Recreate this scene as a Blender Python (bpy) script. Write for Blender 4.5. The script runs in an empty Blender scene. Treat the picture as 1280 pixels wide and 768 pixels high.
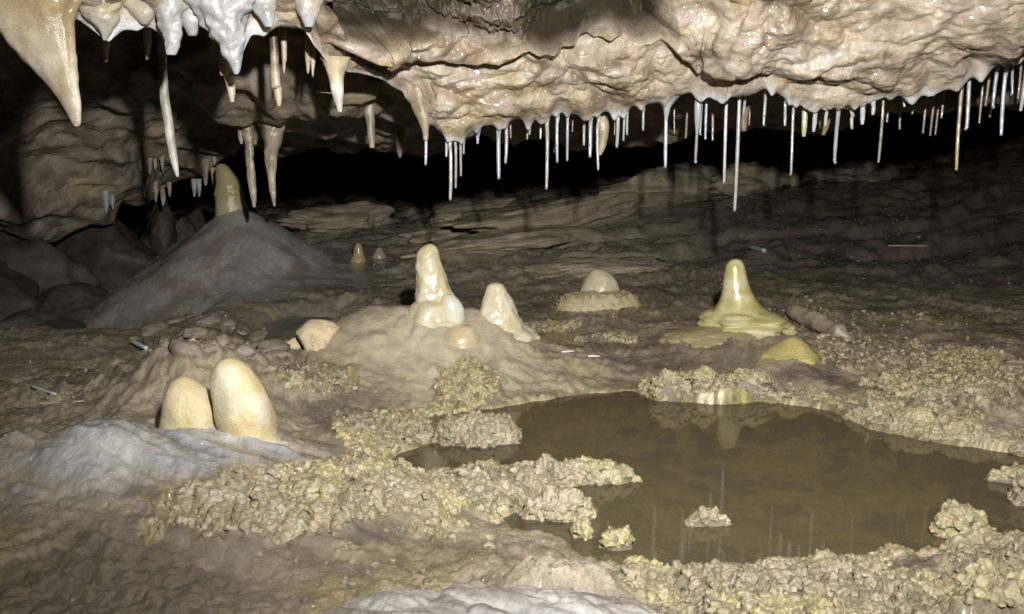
import bpy, math, random
import numpy as np
from mathutils import Vector
from mathutils.bvhtree import BVHTree

# ------------------------------------------------------------------ camera
F = 1100.0                       # focal length in pixels of the 1280 px wide photograph
H = 0.29                         # lens height above the pool
PITCH = math.atan(198.0 / F)
sc = bpy.context.scene
COL = sc.collection
cam_d = bpy.data.cameras.new('camera')
cam_d.lens = 36.0 * F / 1280.0
cam_d.sensor_width = 36.0
cam_d.clip_start = 0.02
cam_d.clip_end = 100.0
cam = bpy.data.objects.new('camera', cam_d)
cam.location = (0, 0, H)
cam.rotation_euler = (math.pi / 2 - PITCH, 0, 0)
COL.objects.link(cam)
sc.camera = cam

# ------------------------------------------------------------------ world: a cave, no daylight
w = bpy.data.worlds.new('World')
sc.world = w
w.use_nodes = True
w.node_tree.nodes['Background'].inputs[0].default_value = (0.0, 0.0, 0.0, 1)
w.node_tree.nodes['Background'].inputs[1].default_value = 0.0

# ------------------------------------------------------------------ the photographer's flash (the only light in the cave)
fl = bpy.data.lights.new('flash_lamp', 'SPOT')
fl.energy = 94.0
fl.color = (1.0, 0.985, 0.965)
fl.shadow_soft_size = 0.014
fl.spot_size = math.radians(120)
fl.spot_blend = 1.0
flo = bpy.data.objects.new('flash_lamp', fl)
flo.location = (0.08, 0.03, H + 0.18)
flo.rotation_euler = (math.radians(90 - 2), 0, math.radians(-3))
COL.objects.link(flo)

sc.view_settings.view_transform = 'Standard'
sc.view_settings.look = 'None'
sc.view_settings.gamma = 1.0
sc.view_settings.use_curve_mapping = False
sc.view_settings.exposure = 0.0
sc.cycles.use_denoising = True
sc.cycles.max_bounces = 6
sc.cycles.transparent_max_bounces = 8
sc.cycles.caustics_reflective = False
sc.cycles.caustics_refractive = False

rng = np.random.default_rng(7)
random.seed(7)

# ------------------------------------------------------------------ pixel -> point helpers
CP, SP = math.cos(PITCH), math.sin(PITCH)

def ray(px, py):
    a, b = (px - 640.0) / F, (384.0 - py) / F
    return np.array([a, CP + b * SP, -SP + b * CP])

def G(px, py, z=0.0):
    """point at height z seen at a photo pixel"""
    d = ray(px, py)
    t = (z - H) / d[2]
    return np.array([d[0] * t, d[1] * t, z])

def D(px, py, y):
    """point at distance y seen at a photo pixel"""
    d = ray(px, py)
    t = y / d[1]
    return np.array([d[0] * t, y, H + d[2] * t])

def proj(x, y, z):
    zz = z - H
    dep = y * CP - zz * SP
    up = y * SP + zz * CP
    dep = np.maximum(dep, 0.05)
    return 640 + F * x / dep, 384 - F * up / dep

# ------------------------------------------------------------------ noise
_perm = rng.permutation(4096)
_perm = np.concatenate([_perm, _perm])
_grad = rng.normal(size=(4096, 3))
_grad /= np.linalg.norm(_grad, axis=1)[:, None]
_rnd = rng.random(size=(4096, 3))

def _h3(i, j, k):
    return _perm[(_perm[(_perm[i & 4095] + j) & 4095] + k) & 4095]

def noise3(x, y, z):
    xi, yi, zi = np.floor(x).astype(np.int64), np.floor(y).astype(np.int64), np.floor(z).astype(np.int64)
    xf, yf, zf = x - xi, y - yi, z - zi
    u, v, s = [t * t * t * (t * (t * 6 - 15) + 10) for t in (xf, yf, zf)]
    out = 0.0
    for a in (0, 1):
        for b in (0, 1):
            for c in (0, 1):
                g = _grad[_h3(xi + a, yi + b, zi + c)]
                dd = g[..., 0] * (xf - a) + g[..., 1] * (yf - b) + g[..., 2] * (zf - c)
                out = out + dd * (u if a else 1 - u) * (v if b else 1 - v) * (s if c else 1 - s)
    return out * 1.5

def fbm(x, y, z, octv=4, gain=0.5, ridged=False):
    o, amp, f = 0.0, 1.0, 1.0
    for i in range(octv):
        n = noise3(x * f + 17.3 * i, y * f + 5.1 * i, z * f + 9.7 * i)
        if ridged:
            n = 1 - 2 * np.abs(n)
        o = o + amp * n
        amp *= gain
        f *= 2.03
    return o

def worley2(x, y, seed=0):
    """nearest and second nearest feature distance, cell id value"""
    xi, yi = np.floor(x).astype(np.int64), np.floor(y).astype(np.int64)
    f1 = np.full(x.shape, 9.0); f2 = np.full(x.shape, 9.0); idv = np.zeros(x.shape)
    for a in (-1, 0, 1):
        for b in (-1, 0, 1):
            r = _rnd[_h3(xi + a, yi + b, np.full_like(xi, seed))]
            d = np.hypot(xi + a + r[..., 0] - x, yi + b + r[..., 1] - y)
            near = d < f1
            f2 = np.where(near, f1, np.minimum(f2, d))
            idv = np.where(near, r[..., 2], idv)
            f1 = np.where(near, d, f1)
    return f1, f2, idv

def sstep(a, b, x):
    t = np.clip((x - a) / (b - a), 0, 1)
    return t * t * (3 - 2 * t)

def mix(a, b, t):
    t = np.asarray(t)[..., None]
    return np.asarray(a) * (1 - t) + np.asarray(b) * t

# ------------------------------------------------------------------ object helpers
def mesh_obj(name, verts, faces, mat, parent=None, cols=None, wet=None, smooth=True, kind=None):
    """verts (n,3), faces (m,3|4) numpy -> one mesh object"""
    verts = np.asarray(verts, dtype=np.float32)
    faces = np.asarray(faces, dtype=np.int32)
    me = bpy.data.meshes.new(name)
    k = faces.shape[1]
    me.vertices.add(len(verts)); me.loops.add(faces.size); me.polygons.add(len(faces))
    me.vertices.foreach_set('co', verts.ravel())
    me.loops.foreach_set('vertex_index', faces.ravel())
    me.polygons.foreach_set('loop_start', np.arange(0, faces.size, k, dtype=np.int32))
    me.polygons.foreach_set('loop_total', np.full(len(faces), k, dtype=np.int32))
    me.polygons.foreach_set('use_smooth', np.full(len(faces), smooth, dtype=bool))
    me.update(calc_edges=True)
    me.validate()
    if cols is not None:
        at = me.color_attributes.new('Col', 'FLOAT_COLOR', 'POINT')
        c4 = np.ones((len(verts), 4), dtype=np.float32)
        c4[:, :3] = np.clip(cols, 0, 1)
        at.data.foreach_set('color', c4.ravel())
    if wet is not None:
        at = me.attributes.new('wet', 'FLOAT', 'POINT')
        at.data.foreach_set('value', np.broadcast_to(wet, (len(verts),)).astype(np.float32).ravel())
    me.materials.append(mat)
    o = bpy.data.objects.new(name, me)
    COL.objects.link(o)
    if parent is not None:
        o.parent = parent
    if kind:
        o['kind'] = kind
    return o

def recenter(o, c):
    c = Vector([float(t) for t in c])
    n = len(o.data.vertices)
    a = np.empty(n * 3, dtype=np.float32)
    o.data.vertices.foreach_get('co', a)
    a = a.reshape(-1, 3) - np.array(c, dtype=np.float32)
    o.data.vertices.foreach_set('co', a.ravel())
    o.data.update()
    o.location = c

def tag(o, label, cat, group=None):
    o['label'] = label
    o['category'] = cat
    if group:
        o['group'] = group
    return o

def thing(name, loc, label, cat, group=None):
    o = bpy.data.objects.new(name, None)
    o.empty_display_size = 0.02
    COL.objects.link(o)
    o.location = [float(t) for t in loc]
    return tag(o, label, cat, group)

def grid_faces(nr, nc, wrap=False):
    r = np.arange(nr - 1)[:, None]
    c = np.arange(nc if wrap else nc - 1)[None, :]
    c2 = (c + 1) % nc
    f = np.stack([r * nc + c, r * nc + c2, (r + 1) * nc + c2, (r + 1) * nc + c], axis=-1)
    return f.reshape(-1, 4)

def grid_normals(P):
    du = np.gradient(P, axis=1); dv = np.gradient(P, axis=0)
    n = np.cross(du, dv)
    return n / np.maximum(np.linalg.norm(n, axis=-1, keepdims=True), 1e-9)

# ------------------------------------------------------------------ materials
def stone_mat(name, rough=(0.3, 0.62), bump=0.25, bump_scale=220.0, sss=0.0, sss_rad=(0.01, 0.006, 0.003),
              grain=0.22, grain_scale=60.0, coat=0.0, spec=0.5, wetcoat=0.0, wetrough=0.09):
    m = bpy.data.materials.new(name)
    m.use_nodes = True
    nt = m.node_tree; N = nt.nodes; L = nt.links
    b = N['Principled BSDF']
    at = N.new('ShaderNodeAttribute'); at.attribute_name = 'Col'
    wt = N.new('ShaderNodeAttribute'); wt.attribute_name = 'wet'
    tc = N.new('ShaderNodeTexCoord')
    n1 = N.new('ShaderNodeTexNoise'); n1.inputs['Scale'].default_value = grain_scale
    n1.inputs['Detail'].default_value = 8; n1.inputs['Roughness'].default_value = 0.68
    L.new(tc.outputs['Object'], n1.inputs['Vector'])
    mr = N.new('ShaderNodeMapRange')
    mr.inputs['From Min'].default_value = 0.3; mr.inputs['From Max'].default_value = 0.7
    mr.inputs['To Min'].default_value = 1 - grain; mr.inputs['To Max'].default_value = 1 + grain
    L.new(n1.outputs['Fac'], mr.inputs['Value'])
    mx = N.new('ShaderNodeMix'); mx.data_type = 'RGBA'; mx.blend_type = 'MULTIPLY'
    gf = N.new('ShaderNodeMath'); gf.operation = 'MULTIPLY_ADD'; gf.inputs[1].default_value = -0.75; gf.inputs[2].default_value = 1.0; gf.use_clamp = True
    L.new(wt.outputs['Fac'], gf.inputs[0])
    L.new(gf.outputs[0], mx.inputs['Factor'])
    L.new(at.outputs['Color'], mx.inputs[6]); L.new(mr.outputs['Result'], mx.inputs[7])
    n4 = N.new('ShaderNodeTexNoise'); n4.inputs['Scale'].default_value = grain_scale * 7
    n4.inputs['Detail'].default_value = 4; n4.inputs['Roughness'].default_value = 0.75
    L.new(tc.outputs['Object'], n4.inputs['Vector'])
    mr4 = N.new('ShaderNodeMapRange')
    mr4.inputs['From Min'].default_value = 0.34; mr4.inputs['From Max'].default_value = 0.66
    mr4.inputs['To Min'].default_value = 1 - grain * 1.3; mr4.inputs['To Max'].default_value = 1 + grain * 1.3
    L.new(n4.outputs['Fac'], mr4.inputs['Value'])
    mx4 = N.new('ShaderNodeMix'); mx4.data_type = 'RGBA'; mx4.blend_type = 'MULTIPLY'
    L.new(gf.outputs[0], mx4.inputs['Factor'])
    L.new(mx.outputs[2], mx4.inputs[6]); L.new(mr4.outputs['Result'], mx4.inputs[7])
    L.new(mx4.outputs[2], b.inputs['Base Color'])
    n2 = N.new('ShaderNodeTexNoise'); n2.inputs['Scale'].default_value = grain_scale * 0.45
    n2.inputs['Detail'].default_value = 6
    L.new(tc.outputs['Object'], n2.inputs['Vector'])
    r1 = N.new('ShaderNodeMapRange')
    r1.inputs['From Min'].default_value = 0.35; r1.inputs['From Max'].default_value = 0.65
    r1.inputs['To Min'].default_value = rough[0]; r1.inputs['To Max'].default_value = rough[1]
    L.new(n2.outputs['Fac'], r1.inputs['Value'])
    mm = N.new('ShaderNodeMath'); mm.operation = 'MULTIPLY_ADD'
    mm.inputs[1].default_value = -0.38
    L.new(wt.outputs['Fac'], mm.inputs[0]); L.new(r1.outputs['Result'], mm.inputs[2])
    cl = N.new('ShaderNodeClamp'); cl.inputs['Min'].default_value = 0.12
    L.new(mm.outputs[0], cl.inputs['Value'])
    L.new(cl.outputs[0], b.inputs['Roughness'])
    n3 = N.new('ShaderNodeTexNoise'); n3.inputs['Scale'].default_value = bump_scale
    n3.inputs['Detail'].default_value = 7; n3.inputs['Roughness'].default_value = 0.7
    L.new(tc.outputs['Object'], n3.inputs['Vector'])
    bp = N.new('ShaderNodeBump'); bp.inputs['Strength'].default_value = bump
    bp.inputs['Distance'].default_value = 0.004
    L.new(n3.outputs['Fac'], bp.inputs['Height'])
    L.new(bp.outputs['Normal'], b.inputs['Normal'])
    b.inputs['Specular IOR Level'].default_value = spec
    if sss:
        b.inputs['Subsurface Weight'].default_value = sss
        b.inputs['Subsurface Radius'].default_value = (1.0, 0.6, 0.35)
        b.inputs['Subsurface Scale'].default_value = sss_rad[0]
    if wetcoat:
        wc_ = N.new('ShaderNodeMath'); wc_.operation = 'MULTIPLY'; wc_.inputs[1].default_value = wetcoat
        L.new(wt.outputs['Fac'], wc_.inputs[0]); L.new(wc_.outputs[0], b.inputs['Coat Weight'])
        b.inputs['Coat Roughness'].default_value = wetrough
    if coat:
        b.inputs['Coat Weight'].default_value = coat
        b.inputs['Coat Roughness'].default_value = 0.06
    return m

M_FLOOR = stone_mat('cave_floor_stone', (0.24, 0.6), 0.75, 170, grain=0.32, grain_scale=75, wetcoat=1.0, wetrough=0.19)
M_CEIL = stone_mat('cave_ceiling_stone', (0.36, 0.7), 0.45, 200, grain=0.26, wetcoat=0.7)
M_CORAL = stone_mat('cave_coral_calcite', (0.34, 0.66), 0.3, 500, grain=0.25, grain_scale=90)
M_ROCK = stone_mat('limestone', (0.5, 0.8), 0.5, 180, grain=0.25)
M_STAL = stone_mat('stalactite_calcite', (0.3, 0.5), 0.25, 300, sss=0.25, sss_rad=(0.008,), grain=0.2, grain_scale=80)
M_WAX = stone_mat('wet_flowstone', (0.3, 0.5), 0.22, 130, sss=0.12, sss_rad=(0.006,), grain=0.14, grain_scale=50, coat=0.35)
M_EGG = stone_mat('smooth_calcite', (0.42, 0.62), 0.5, 160, sss=0.08, sss_rad=(0.006,), grain=0.12, grain_scale=60, coat=0.06)
M_STRAW = stone_mat('straw_calcite', (0.14, 0.3), 0.10, 400, sss=0.45, sss_rad=(0.006,), grain=0.14, grain_scale=150, coat=0.6)

def water_mat():
    m = bpy.data.materials.new('pool_water')
    m.use_nodes = True
    nt = m.node_tree; N = nt.nodes; L = nt.links
    for n in list(N):
        N.remove(n)
    out = N.new('ShaderNodeOutputMaterial')
    tr = N.new('ShaderNodeBsdfTransparent'); tr.inputs['Color'].default_value = (0.93, 0.91, 0.76, 1)
    df = N.new('ShaderNodeBsdfDiffuse'); df.inputs['Color'].default_value = (0.42, 0.37, 0.23, 1)
    gl = N.new('ShaderNodeBsdfGlossy'); gl.inputs['Roughness'].default_value = 0.015
    m0 = N.new('ShaderNodeMixShader'); m0.inputs[0].default_value = 0.15     # suspended silt
    fr = N.new('ShaderNodeFresnel'); fr.inputs['IOR'].default_value = 1.333
    m1 = N.new('ShaderNodeMixShader')
    L.new(tr.outputs[0], m0.inputs[1]); L.new(df.outputs[0], m0.inputs[2])
    L.new(fr.outputs[0], m1.inputs[0]); L.new(m0.outputs[0], m1.inputs[1]); L.new(gl.outputs[0], m1.inputs[2])
    L.new(m1.outputs[0], out.inputs['Surface'])
    return m
M_WATER = water_mat()

def drop_mat():
    m = bpy.data.materials.new('water_drop')
    m.use_nodes = True
    b = m.node_tree.nodes['Principled BSDF']
    b.inputs['Base Color'].default_value = (0.85, 0.9, 0.95, 1)
    b.inputs['Roughness'].default_value = 0.03
    b.inputs['Transmission Weight'].default_value = 0.6
    b.inputs['IOR'].default_value = 1.333
    return m
M_DROP = drop_mat()

# colours (albedo)
BROWN = np.array([0.215, 0.18, 0.128]); DBROWN = np.array([0.09, 0.075, 0.058])
BEIGE = np.array([0.44, 0.36, 0.27]); OCHRE = np.array([0.40, 0.31, 0.14]); WHITE = np.array([0.62, 0.60, 0.56])
CORAL = np.array([0.25, 0.21, 0.14]); CORALY = np.array([0.285, 0.24, 0.12]); GREY = np.array([0.31, 0.315, 0.34])
MUD = np.array([0.54, 0.47, 0.30]); OLIVE = np.array([0.30, 0.26, 0.08]); CREAM = np.array([0.62, 0.56, 0.36])

# ------------------------------------------------------------------ pool outline (photo pixels on the water plane)
POOL_PX = [(462, 585), (478, 572), (505, 562), (532, 553), (540, 540), (536, 522), (560, 517), (600, 512), (640, 505),
           (690, 497), (740, 491), (790, 488), (830, 500), (900, 503), (950, 500), (1040, 512), (1090, 535),
           (1150, 550), (1210, 556), (1262, 565), (1300, 575), (1420, 590), (1440, 640), (1360, 668), (1280, 674),
           (1180, 690), (1120, 696), (1060, 702), (980, 708), (900, 714), (840, 716), (780, 714), (735, 702),
           (690, 675), (640, 668), (605, 662), (612, 645), (655, 635), (668, 618), (700, 607), (740, 603), (770, 603), (786, 598), (770, 592),
           (735, 588), (700, 596), (660, 594), (620, 590), (580, 593), (548, 603), (510, 603), (480, 597)]
POOL = np.array([G(a, b)[:2] for a, b in POOL_PX])

def poly_sd(x, y, poly):
    """signed distance, negative inside"""
    d2 = np.full(x.shape, 1e9); inside = np.zeros(x.shape, dtype=bool)
    n = len(poly)
    for i in range(n):
        ax, ay = poly[i]; bx, by = poly[(i + 1) % n]
        ex, ey = bx - ax, by - ay
        wx, wy = x - ax, y - ay
        t = np.clip((wx * ex + wy * ey) / (ex * ex + ey * ey + 1e-12), 0, 1)
        d2 = np.minimum(d2, (wx - ex * t) ** 2 + (wy - ey * t) ** 2)
        c = ((ay > y) != (by > y)) & (x < (bx - ax) * (y - ay) / (by - ay + 1e-12) + ax)
        inside ^= c
    d = np.sqrt(d2)
    return np.where(inside, -d, d)

# mounds on the floor: centre px, py (base), half width px, depth/width ratio, height m, sharpness, height of base
def gauss(x, y, px, py, wpx, ratio, h, p=2.0, z0=None, rot=0.0):
    if z0 is None:
        z0 = 0.02 + 0.6 * h if abs(h) < 0.2 else 0.045
    c = G(px, py, z0)
    dist = math.hypot(c[1], H)
    rx = wpx / F * dist
    ry = rx * ratio
    dx, dy = x - c[0], y - c[1]
    if rot:
        cr, sr = math.cos(rot), math.sin(rot)
        dx, dy = dx * cr + dy * sr, -dx * sr + dy * cr
    r = np.sqrt((dx / rx) ** 2 + (dy / ry) ** 2)
    return h * np.exp(-np.power(r, p))

# big cone mound at the back left
CONE = D(291, 268, 1.86)       # its summit

def floor_base(x, y):
    sd = poly_sd(x, y, POOL)
    sdw = sd + 0.012 * noise3(x * 30, y * 30, 0 * x) + 0.006 * noise3(x * 85, y * 85, 0 * x)
    z = np.where(sdw > 0, 0.003 + 0.011 * (1 - np.exp(-np.maximum(sdw, 0) / 0.05)) + 0.014 * (1 - np.exp(-np.maximum(sdw, 0) / 0.25)),
                 -0.045 * (1 - np.exp(np.minimum(sdw, 0) / 0.045)) + 0.004)
    # back floor climbs away, more to the right
    k = np.interp(x, [-1.2, -0.6, 0.0, 0.6, 1.6, 3.0], [0.00, 0.04, 0.11, 0.17, 0.25, 0.34])
    z = z + k * sstep(1.55, 2.75, y) + 0.05 * np.maximum(y - 2.7, 0) * k / 0.1
    # trough behind the left foreground
    tr = sstep(-0.48, -0.66, x + 0.12 * (y - 1.4)) * sstep(1.28, 1.55, y) * (1 - sstep(2.6, 3.2, y))
    z = z - 0.15 * tr
    # cone mound
    r = np.hypot((x - CONE[0]) * np.where(x > CONE[0], 0.72, 1.0), (y - CONE[1]) * 0.92)
    ang = np.arctan2(y - CONE[1], x - CONE[0])
    rr = r * (1 + 0.06 * np.sin(3 * ang + 1) + 0.05 * noise3(np.cos(ang) * 1.5, np.sin(ang) * 1.5, r * 6))
    cone = CONE[2] + 0.010 - 0.80 * np.maximum(rr - 0.022, 0) + 0.55 * np.maximum(rr - 0.14, 0) ** 2 + 0.010 * fbm(x * 9, y * 9, 0 * x, 2)
    cone = np.where(rr > 0.5, -1.0, cone)
    kk = 0.022
    hh = np.clip(0.5 + 0.5 * (cone - z) / kk, 0, 1)
    z = z * (1 - hh) + cone * hh + kk * hh * (1 - hh)
    # hollow, dark and wet, in front of the cone on its right
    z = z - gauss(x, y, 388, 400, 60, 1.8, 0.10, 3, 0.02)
    # grey flow under the eggs, left foreground
    z = z + gauss(x, y, 250, 585, 230, 0.75, 0.032, 2.2)
    z = z + gauss(x, y, 138, 596, 66, 0.8, 0.022, 2.6)
    z = z + gauss(x, y, 20, 585, 90, 0.8, 0.030, 2.0)
    z = z + gauss(x, y, 276, 552, 85, 0.7, 0.008, 2.6, 0.04)
    # rough ridge in front of the cone
    z = z + gauss(x, y, 250, 462, 95, 1.1, 0.062, 2.4) + gauss(x, y, 258, 435, 50, 0.9, 0.026, 1.5)
    # flowstone under the middle stalagmites
    z = z + gauss(x, y, 545, 415, 105, 0.8, 0.046, 2.4, .05) + gauss(x, y, 615, 415, 80, 0.7, 0.018, 2.2, .05)
    z = z + gauss(x, y, 440, 425, 70, 1.1, 0.042, 1.8) + gauss(x, y, 470, 400, 42, 0.9, 0.03, 1.7)
    # coral covered knob left of the pool
    z = z + gauss(x, y, 585, 505, 48, 0.75, 0.034, 3.5)
    z = z + gauss(x, y, 450, 540, 62, 0.6, 0.010, 3.0) + gauss(x, y, 390, 490, 60, 0.8, 0.016, 3.0)
    # terraces below the right stalagmite
    z = z + gauss(x, y, 925, 425, 95, 0.8, 0.022, 3.0)
    z = z + gauss(x, y, 990, 452, 50, 0.8, 0.018, 2.0)
    # back shore rim of the pool
    z = z + gauss(x, y, 890, 482, 95, 0.30, 0.010, 2.5)
    z = z + gauss(x, y, 1150, 528, 110, 0.3, 0.008, 2.5)
    z = z + gauss(x, y, 1280, 480, 90, 0.8, 0.022, 2.2)
    # near left coral bank
    z = z + gauss(x, y, 480, 660, 150, 0.5, 0.008, 2.2)
    z = z + gauss(x, y, 640, 612, 110, 0.25, 0.003, 2.2)
    # near right bank and pale mound
    z = z + gauss(x, y, 1050, 790, 280, 0.30, 0.012, 3.0)
    z = z + gauss(x, y, 700, 722, 72, 0.6, 0.026, 2.6, 0.03) + gauss(x, y, 1262, 760, 70, 0.6, 0.026, 2.6)
    z = z + gauss(x, y, 487, 735, 34, 0.8, 0.014, 2.2)
    # pale ledge right under the lens
    z = z + gauss(x, y, 610, 806, 275, 0.40, 0.046, 4.0, 0.05)
    return z, sd

CORAL_EL = [(670, 606, 100, 18, .9), (440, 612, 150, 42, 1), (330, 640, 150, 46, .85), (230, 665, 80, 30, .5), (560, 615, 120, 30, 1), (480, 575, 70, 22, .6), (395, 478, 65, 26, .9), (470, 535, 62, 32, 1),
            (585, 482, 52, 36, 1), (900, 487, 100, 24, 1), (1140, 525, 110, 26, 1), (1190, 480, 130, 52, .95), (1090, 440, 90, 26, .8),
            (1010, 395, 60, 22, .5), (860, 345, 60, 25, .5), (1000, 380, 70, 15, .5), (760, 425, 45, 8, .9), (690, 408, 50, 8, .8), (1000, 742, 240, 48, .95),
            (1250, 725, 90, 50, 1), (840, 725, 70, 28, 1), (1130, 400, 110, 18, .45), (790, 380, 60, 30, .4), (690, 380, 60, 20, .4),
            (420, 690, 60, 14, .35), (290, 700, 60, 20, .4), (540, 660, 60, 20, .5), (1275, 560, 40, 30, .8)]

def coral_mask(px, py):
    m = np.zeros(px.shape)
    for cx, cy, rx, ry, s in CORAL_EL:
        r = np.hypot((px - cx) / rx, (py - cy) / ry)
        m = np.maximum(m, s * (1 - sstep(0.55, 1.15, r)))
    return m

# ================================================================== CAVE FLOOR
NC, NR = 880, 650
s = np.linspace(-1, 1, NC)
s = np.where(np.abs(s) < 0.88, s / 0.88, np.sign(s) * (1 + (np.abs(s) - 0.88) / 0.12 * (0.25 + 1.3 * (np.abs(s) - 0.88) / 0.12)))
tt = np.linspace(0, 1, NR)
yy = 1.0 / (1.0 / 0.72 + (1.0 / 7.5 - 1.0 / 0.72) * tt) - 0.42
Y = np.repeat(yy[:, None], NC, 1)
X = s[None, :] * (np.maximum(Y, 0.25) * 0.66 + 0.05)
Z, SD = floor_base(X, Y)
PX, PY = proj(X, Y, Z)
cm = coral_mask(PX, PY)
nz = 0 * X
rim = np.exp(-(np.maximum(SD, 0) / 0.028) ** 2) * (1 - ((PX > 600) & (PX < 800) & (PY < 520))) * (1 - ((PX > 560) & (PX < 780) & (PY > 640)))
cm = np.maximum(cm, 0.85 * rim)
cm = cm * sstep(-0.018, 0.0, SD)
edge = cm + 0.45 * fbm(X * 30, Y * 30, nz + 2, 3)
cmask = sstep(0.25, 0.7, edge) * (cm > 0.02)
# far zone layered bedding
far = sstep(1.55, 1.9, Y)
flow = sstep(0.0, 1.0, gauss(X, Y, 250, 590, 300, 0.8, 1.3, 3) + gauss(X, Y, 545, 425, 150, 1.0, 1.2, 3, .05) + gauss(X, Y, 610, 806, 285, 0.42, 1.2, 4, 0.05))
conem = (1 - sstep(0.25, 0.40, np.hypot(X - CONE[0], Y - CONE[1])))
smooth_m = np.clip(np.maximum(flow * 0.95, conem * 0.9), 0, 1)
big = fbm(X * 6, Y * 6, nz, 3)
med = fbm(X * 22, Y * 22 , nz + 3, 4)
fine = fbm(X * 90, Y * 90, nz + 5, 3, 0.6)
rough_amt = (1 - 0.85 * smooth_m)
pool_in = sstep(0.0, -0.02, SD)
Z = Z + big * 0.006 * (1 - pool_in * 0.4) * (1 - .4 * smooth_m)
Z = Z + rough_amt * (1 - 0.6 * pool_in) * (med * 0.0060 * (.5 + sstep(-.3, .5, big)) + fine * 0.0022)
# flow ripples running downhill to the left foreground
rip = fbm(X * 10 + 3, Y * 48 + 0.4 * X * 48, nz + 8, 3)
rip2 = fbm(X * 26 + 3, Y * 110 + 0.5 * X * 100, nz + 28, 3)
midm = np.clip(gauss(X, Y, 545, 425, 160, 1.0, 1.2, 3, .05), 0, 1)
Z = Z + flow * (1 - .75 * midm) * (0.0050 * rip + 0.0020 * rip2 + .0005 * fbm(X * 150, Y * 150, nz + 88, 2))
# rounded drip lobes and rimstone folds on the wet flowstone
o1, o2, o3 = worley2(X * 24 + .8 * noise3(X * 14, Y * 14, nz + 3), Y * 30 + .8 * noise3(X * 14, Y * 14, nz + 7), 31)
u1, u2, u3 = worley2(X * 60 + .8 * noise3(X * 30, Y * 30, nz + 3), Y * 70, 32)
lobe = np.clip(1 - o1 * o1 * 1.2, 0, 1) ** .8 * (.15 + o3 ** 2) * sstep(0, .45, o2 - o1)
Z = Z + np.clip(flow, 0, 1) * (1 - pool_in) * (0.0045 * lobe + 0.0014 * np.clip(1 - u1 * u1 * 1.3, 0, 1) * u3 * sstep(0, .4, u2 - u1))
# terraced beds at the back, dipping along a diagonal
q = (Y * 0.93 - X * 0.36) * 5.2 + 0.55 * fbm(X * 2.5, Y * 2.5, nz + 11, 3) 
step = np.floor(q) + sstep(0.72, 0.95, q - np.floor(q))
Z = Z + far * (1 - conem) * (0.032 * (step - q) * sstep(-.35, .35, noise3(X * 2.2, Y * 2.2, nz + 90)) + 0.012 * fbm(X * 9 + Y * 3, Y * 22, nz + 4, 5, 0.6))
# rough ridge lumps on the left
rid = gauss(X, Y, 240, 455, 150, 1.1, 1.0, 3)
w1, w2, wid = worley2(X * 26 + 0.8 * noise3(X * 30, Y * 30, nz), Y * 20, 3)
Z = Z + rid * (0.024 * (0.6 - w1) * (.4 + wid) + 0.010 * fbm(X * 55, Y * 55, nz + 1, 3, ridged=True) * 0.5)
# coral: cauliflower relief
w1, w2, wid = worley2(X * 55, Y * 50, 5)
v1, v2, vid = worley2(X * 150, Y * 140, 6)
wx_ = X + 0.004 * noise3(X * 90, Y * 90, nz + 14); wy_ = Y + 0.004 * noise3(X * 90, Y * 90, nz + 15)
v1, v2, vid = worley2(wx_ * 120, wy_ * 105, 6)
t1, t2, tid = worley2(wx_ * 260, wy_ * 230, 8)
CL1 = w1
cr = 0.0060 * np.clip(1 - w1 * w1 * 1.4, 0, 1) ** .6 * (0.25 + wid) + 0.0050 * sstep(0, .5, v2 - v1) * (0.4 + vid) + 0.0016 * sstep(0, .5, t2 - t1) * (0.3 + tid)
Z = Z + cmask * (cr - 0.005) * (1 - pool_in) * (.35 + .65 * sstep(0, .03, SD))
# low crust outside the coral
w1, w2, wid = worley2(X * 110 + 4, Y * 80, 9)
Z = Z + (1 - cmask) * (1 - .8 * smooth_m) * (1 - pool_in) * 0.0038 * (0.5 - w1) * sstep(-.3, .4, big)
Z = np.where((SD > 0.012) & (Z < 0.0035) & (Y < 1.5) & (X > -0.45), 0.0035 + 0.1 * np.maximum(Z, -0.02) * 0, Z)
bedz = -0.003 - 0.034 * (1 - np.exp(np.minimum(SD, 0) / 0.06)) + 0.004 * fbm(X * 14, Y * 14, nz + 77, 4) + 0.0015 * fbm(X * 80, Y * 80, nz + 78, 3)
shelf = gauss(X, Y, 640, 515, 90, 0.35, 1.0, 3, 0.0)
bedz = bedz * (1 - 0.75 * shelf) - 0.004 * shelf
sub_crust = np.clip(gauss(X, Y, 830, 650, 150, 0.55, 1.1, 3, 0.0) + gauss(X, Y, 1060, 640, 60, .8, .8, 3, 0.0) + gauss(X, Y, 765, 520, 30, .8, .8, 3, 0.0), 0, 1) * sstep(.01, -.01, SD)
s1_, s2_, s3_ = worley2(X * 120 + noise3(X * 80, Y * 80, nz), Y * 120, 21)
bedz = bedz + sub_crust * (0.012 + 0.006 * (.6 - s1_) * (.4 + s3_))
bedz = np.minimum(bedz, -.003)
inn = sstep(0.000, -0.016, SD + 0.006 * noise3(X * 45, Y * 45, nz + 6))
Z = np.where(inn > 0, Z * (1 - inn) + np.minimum(Z, bedz) * inn, Z)
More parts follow.
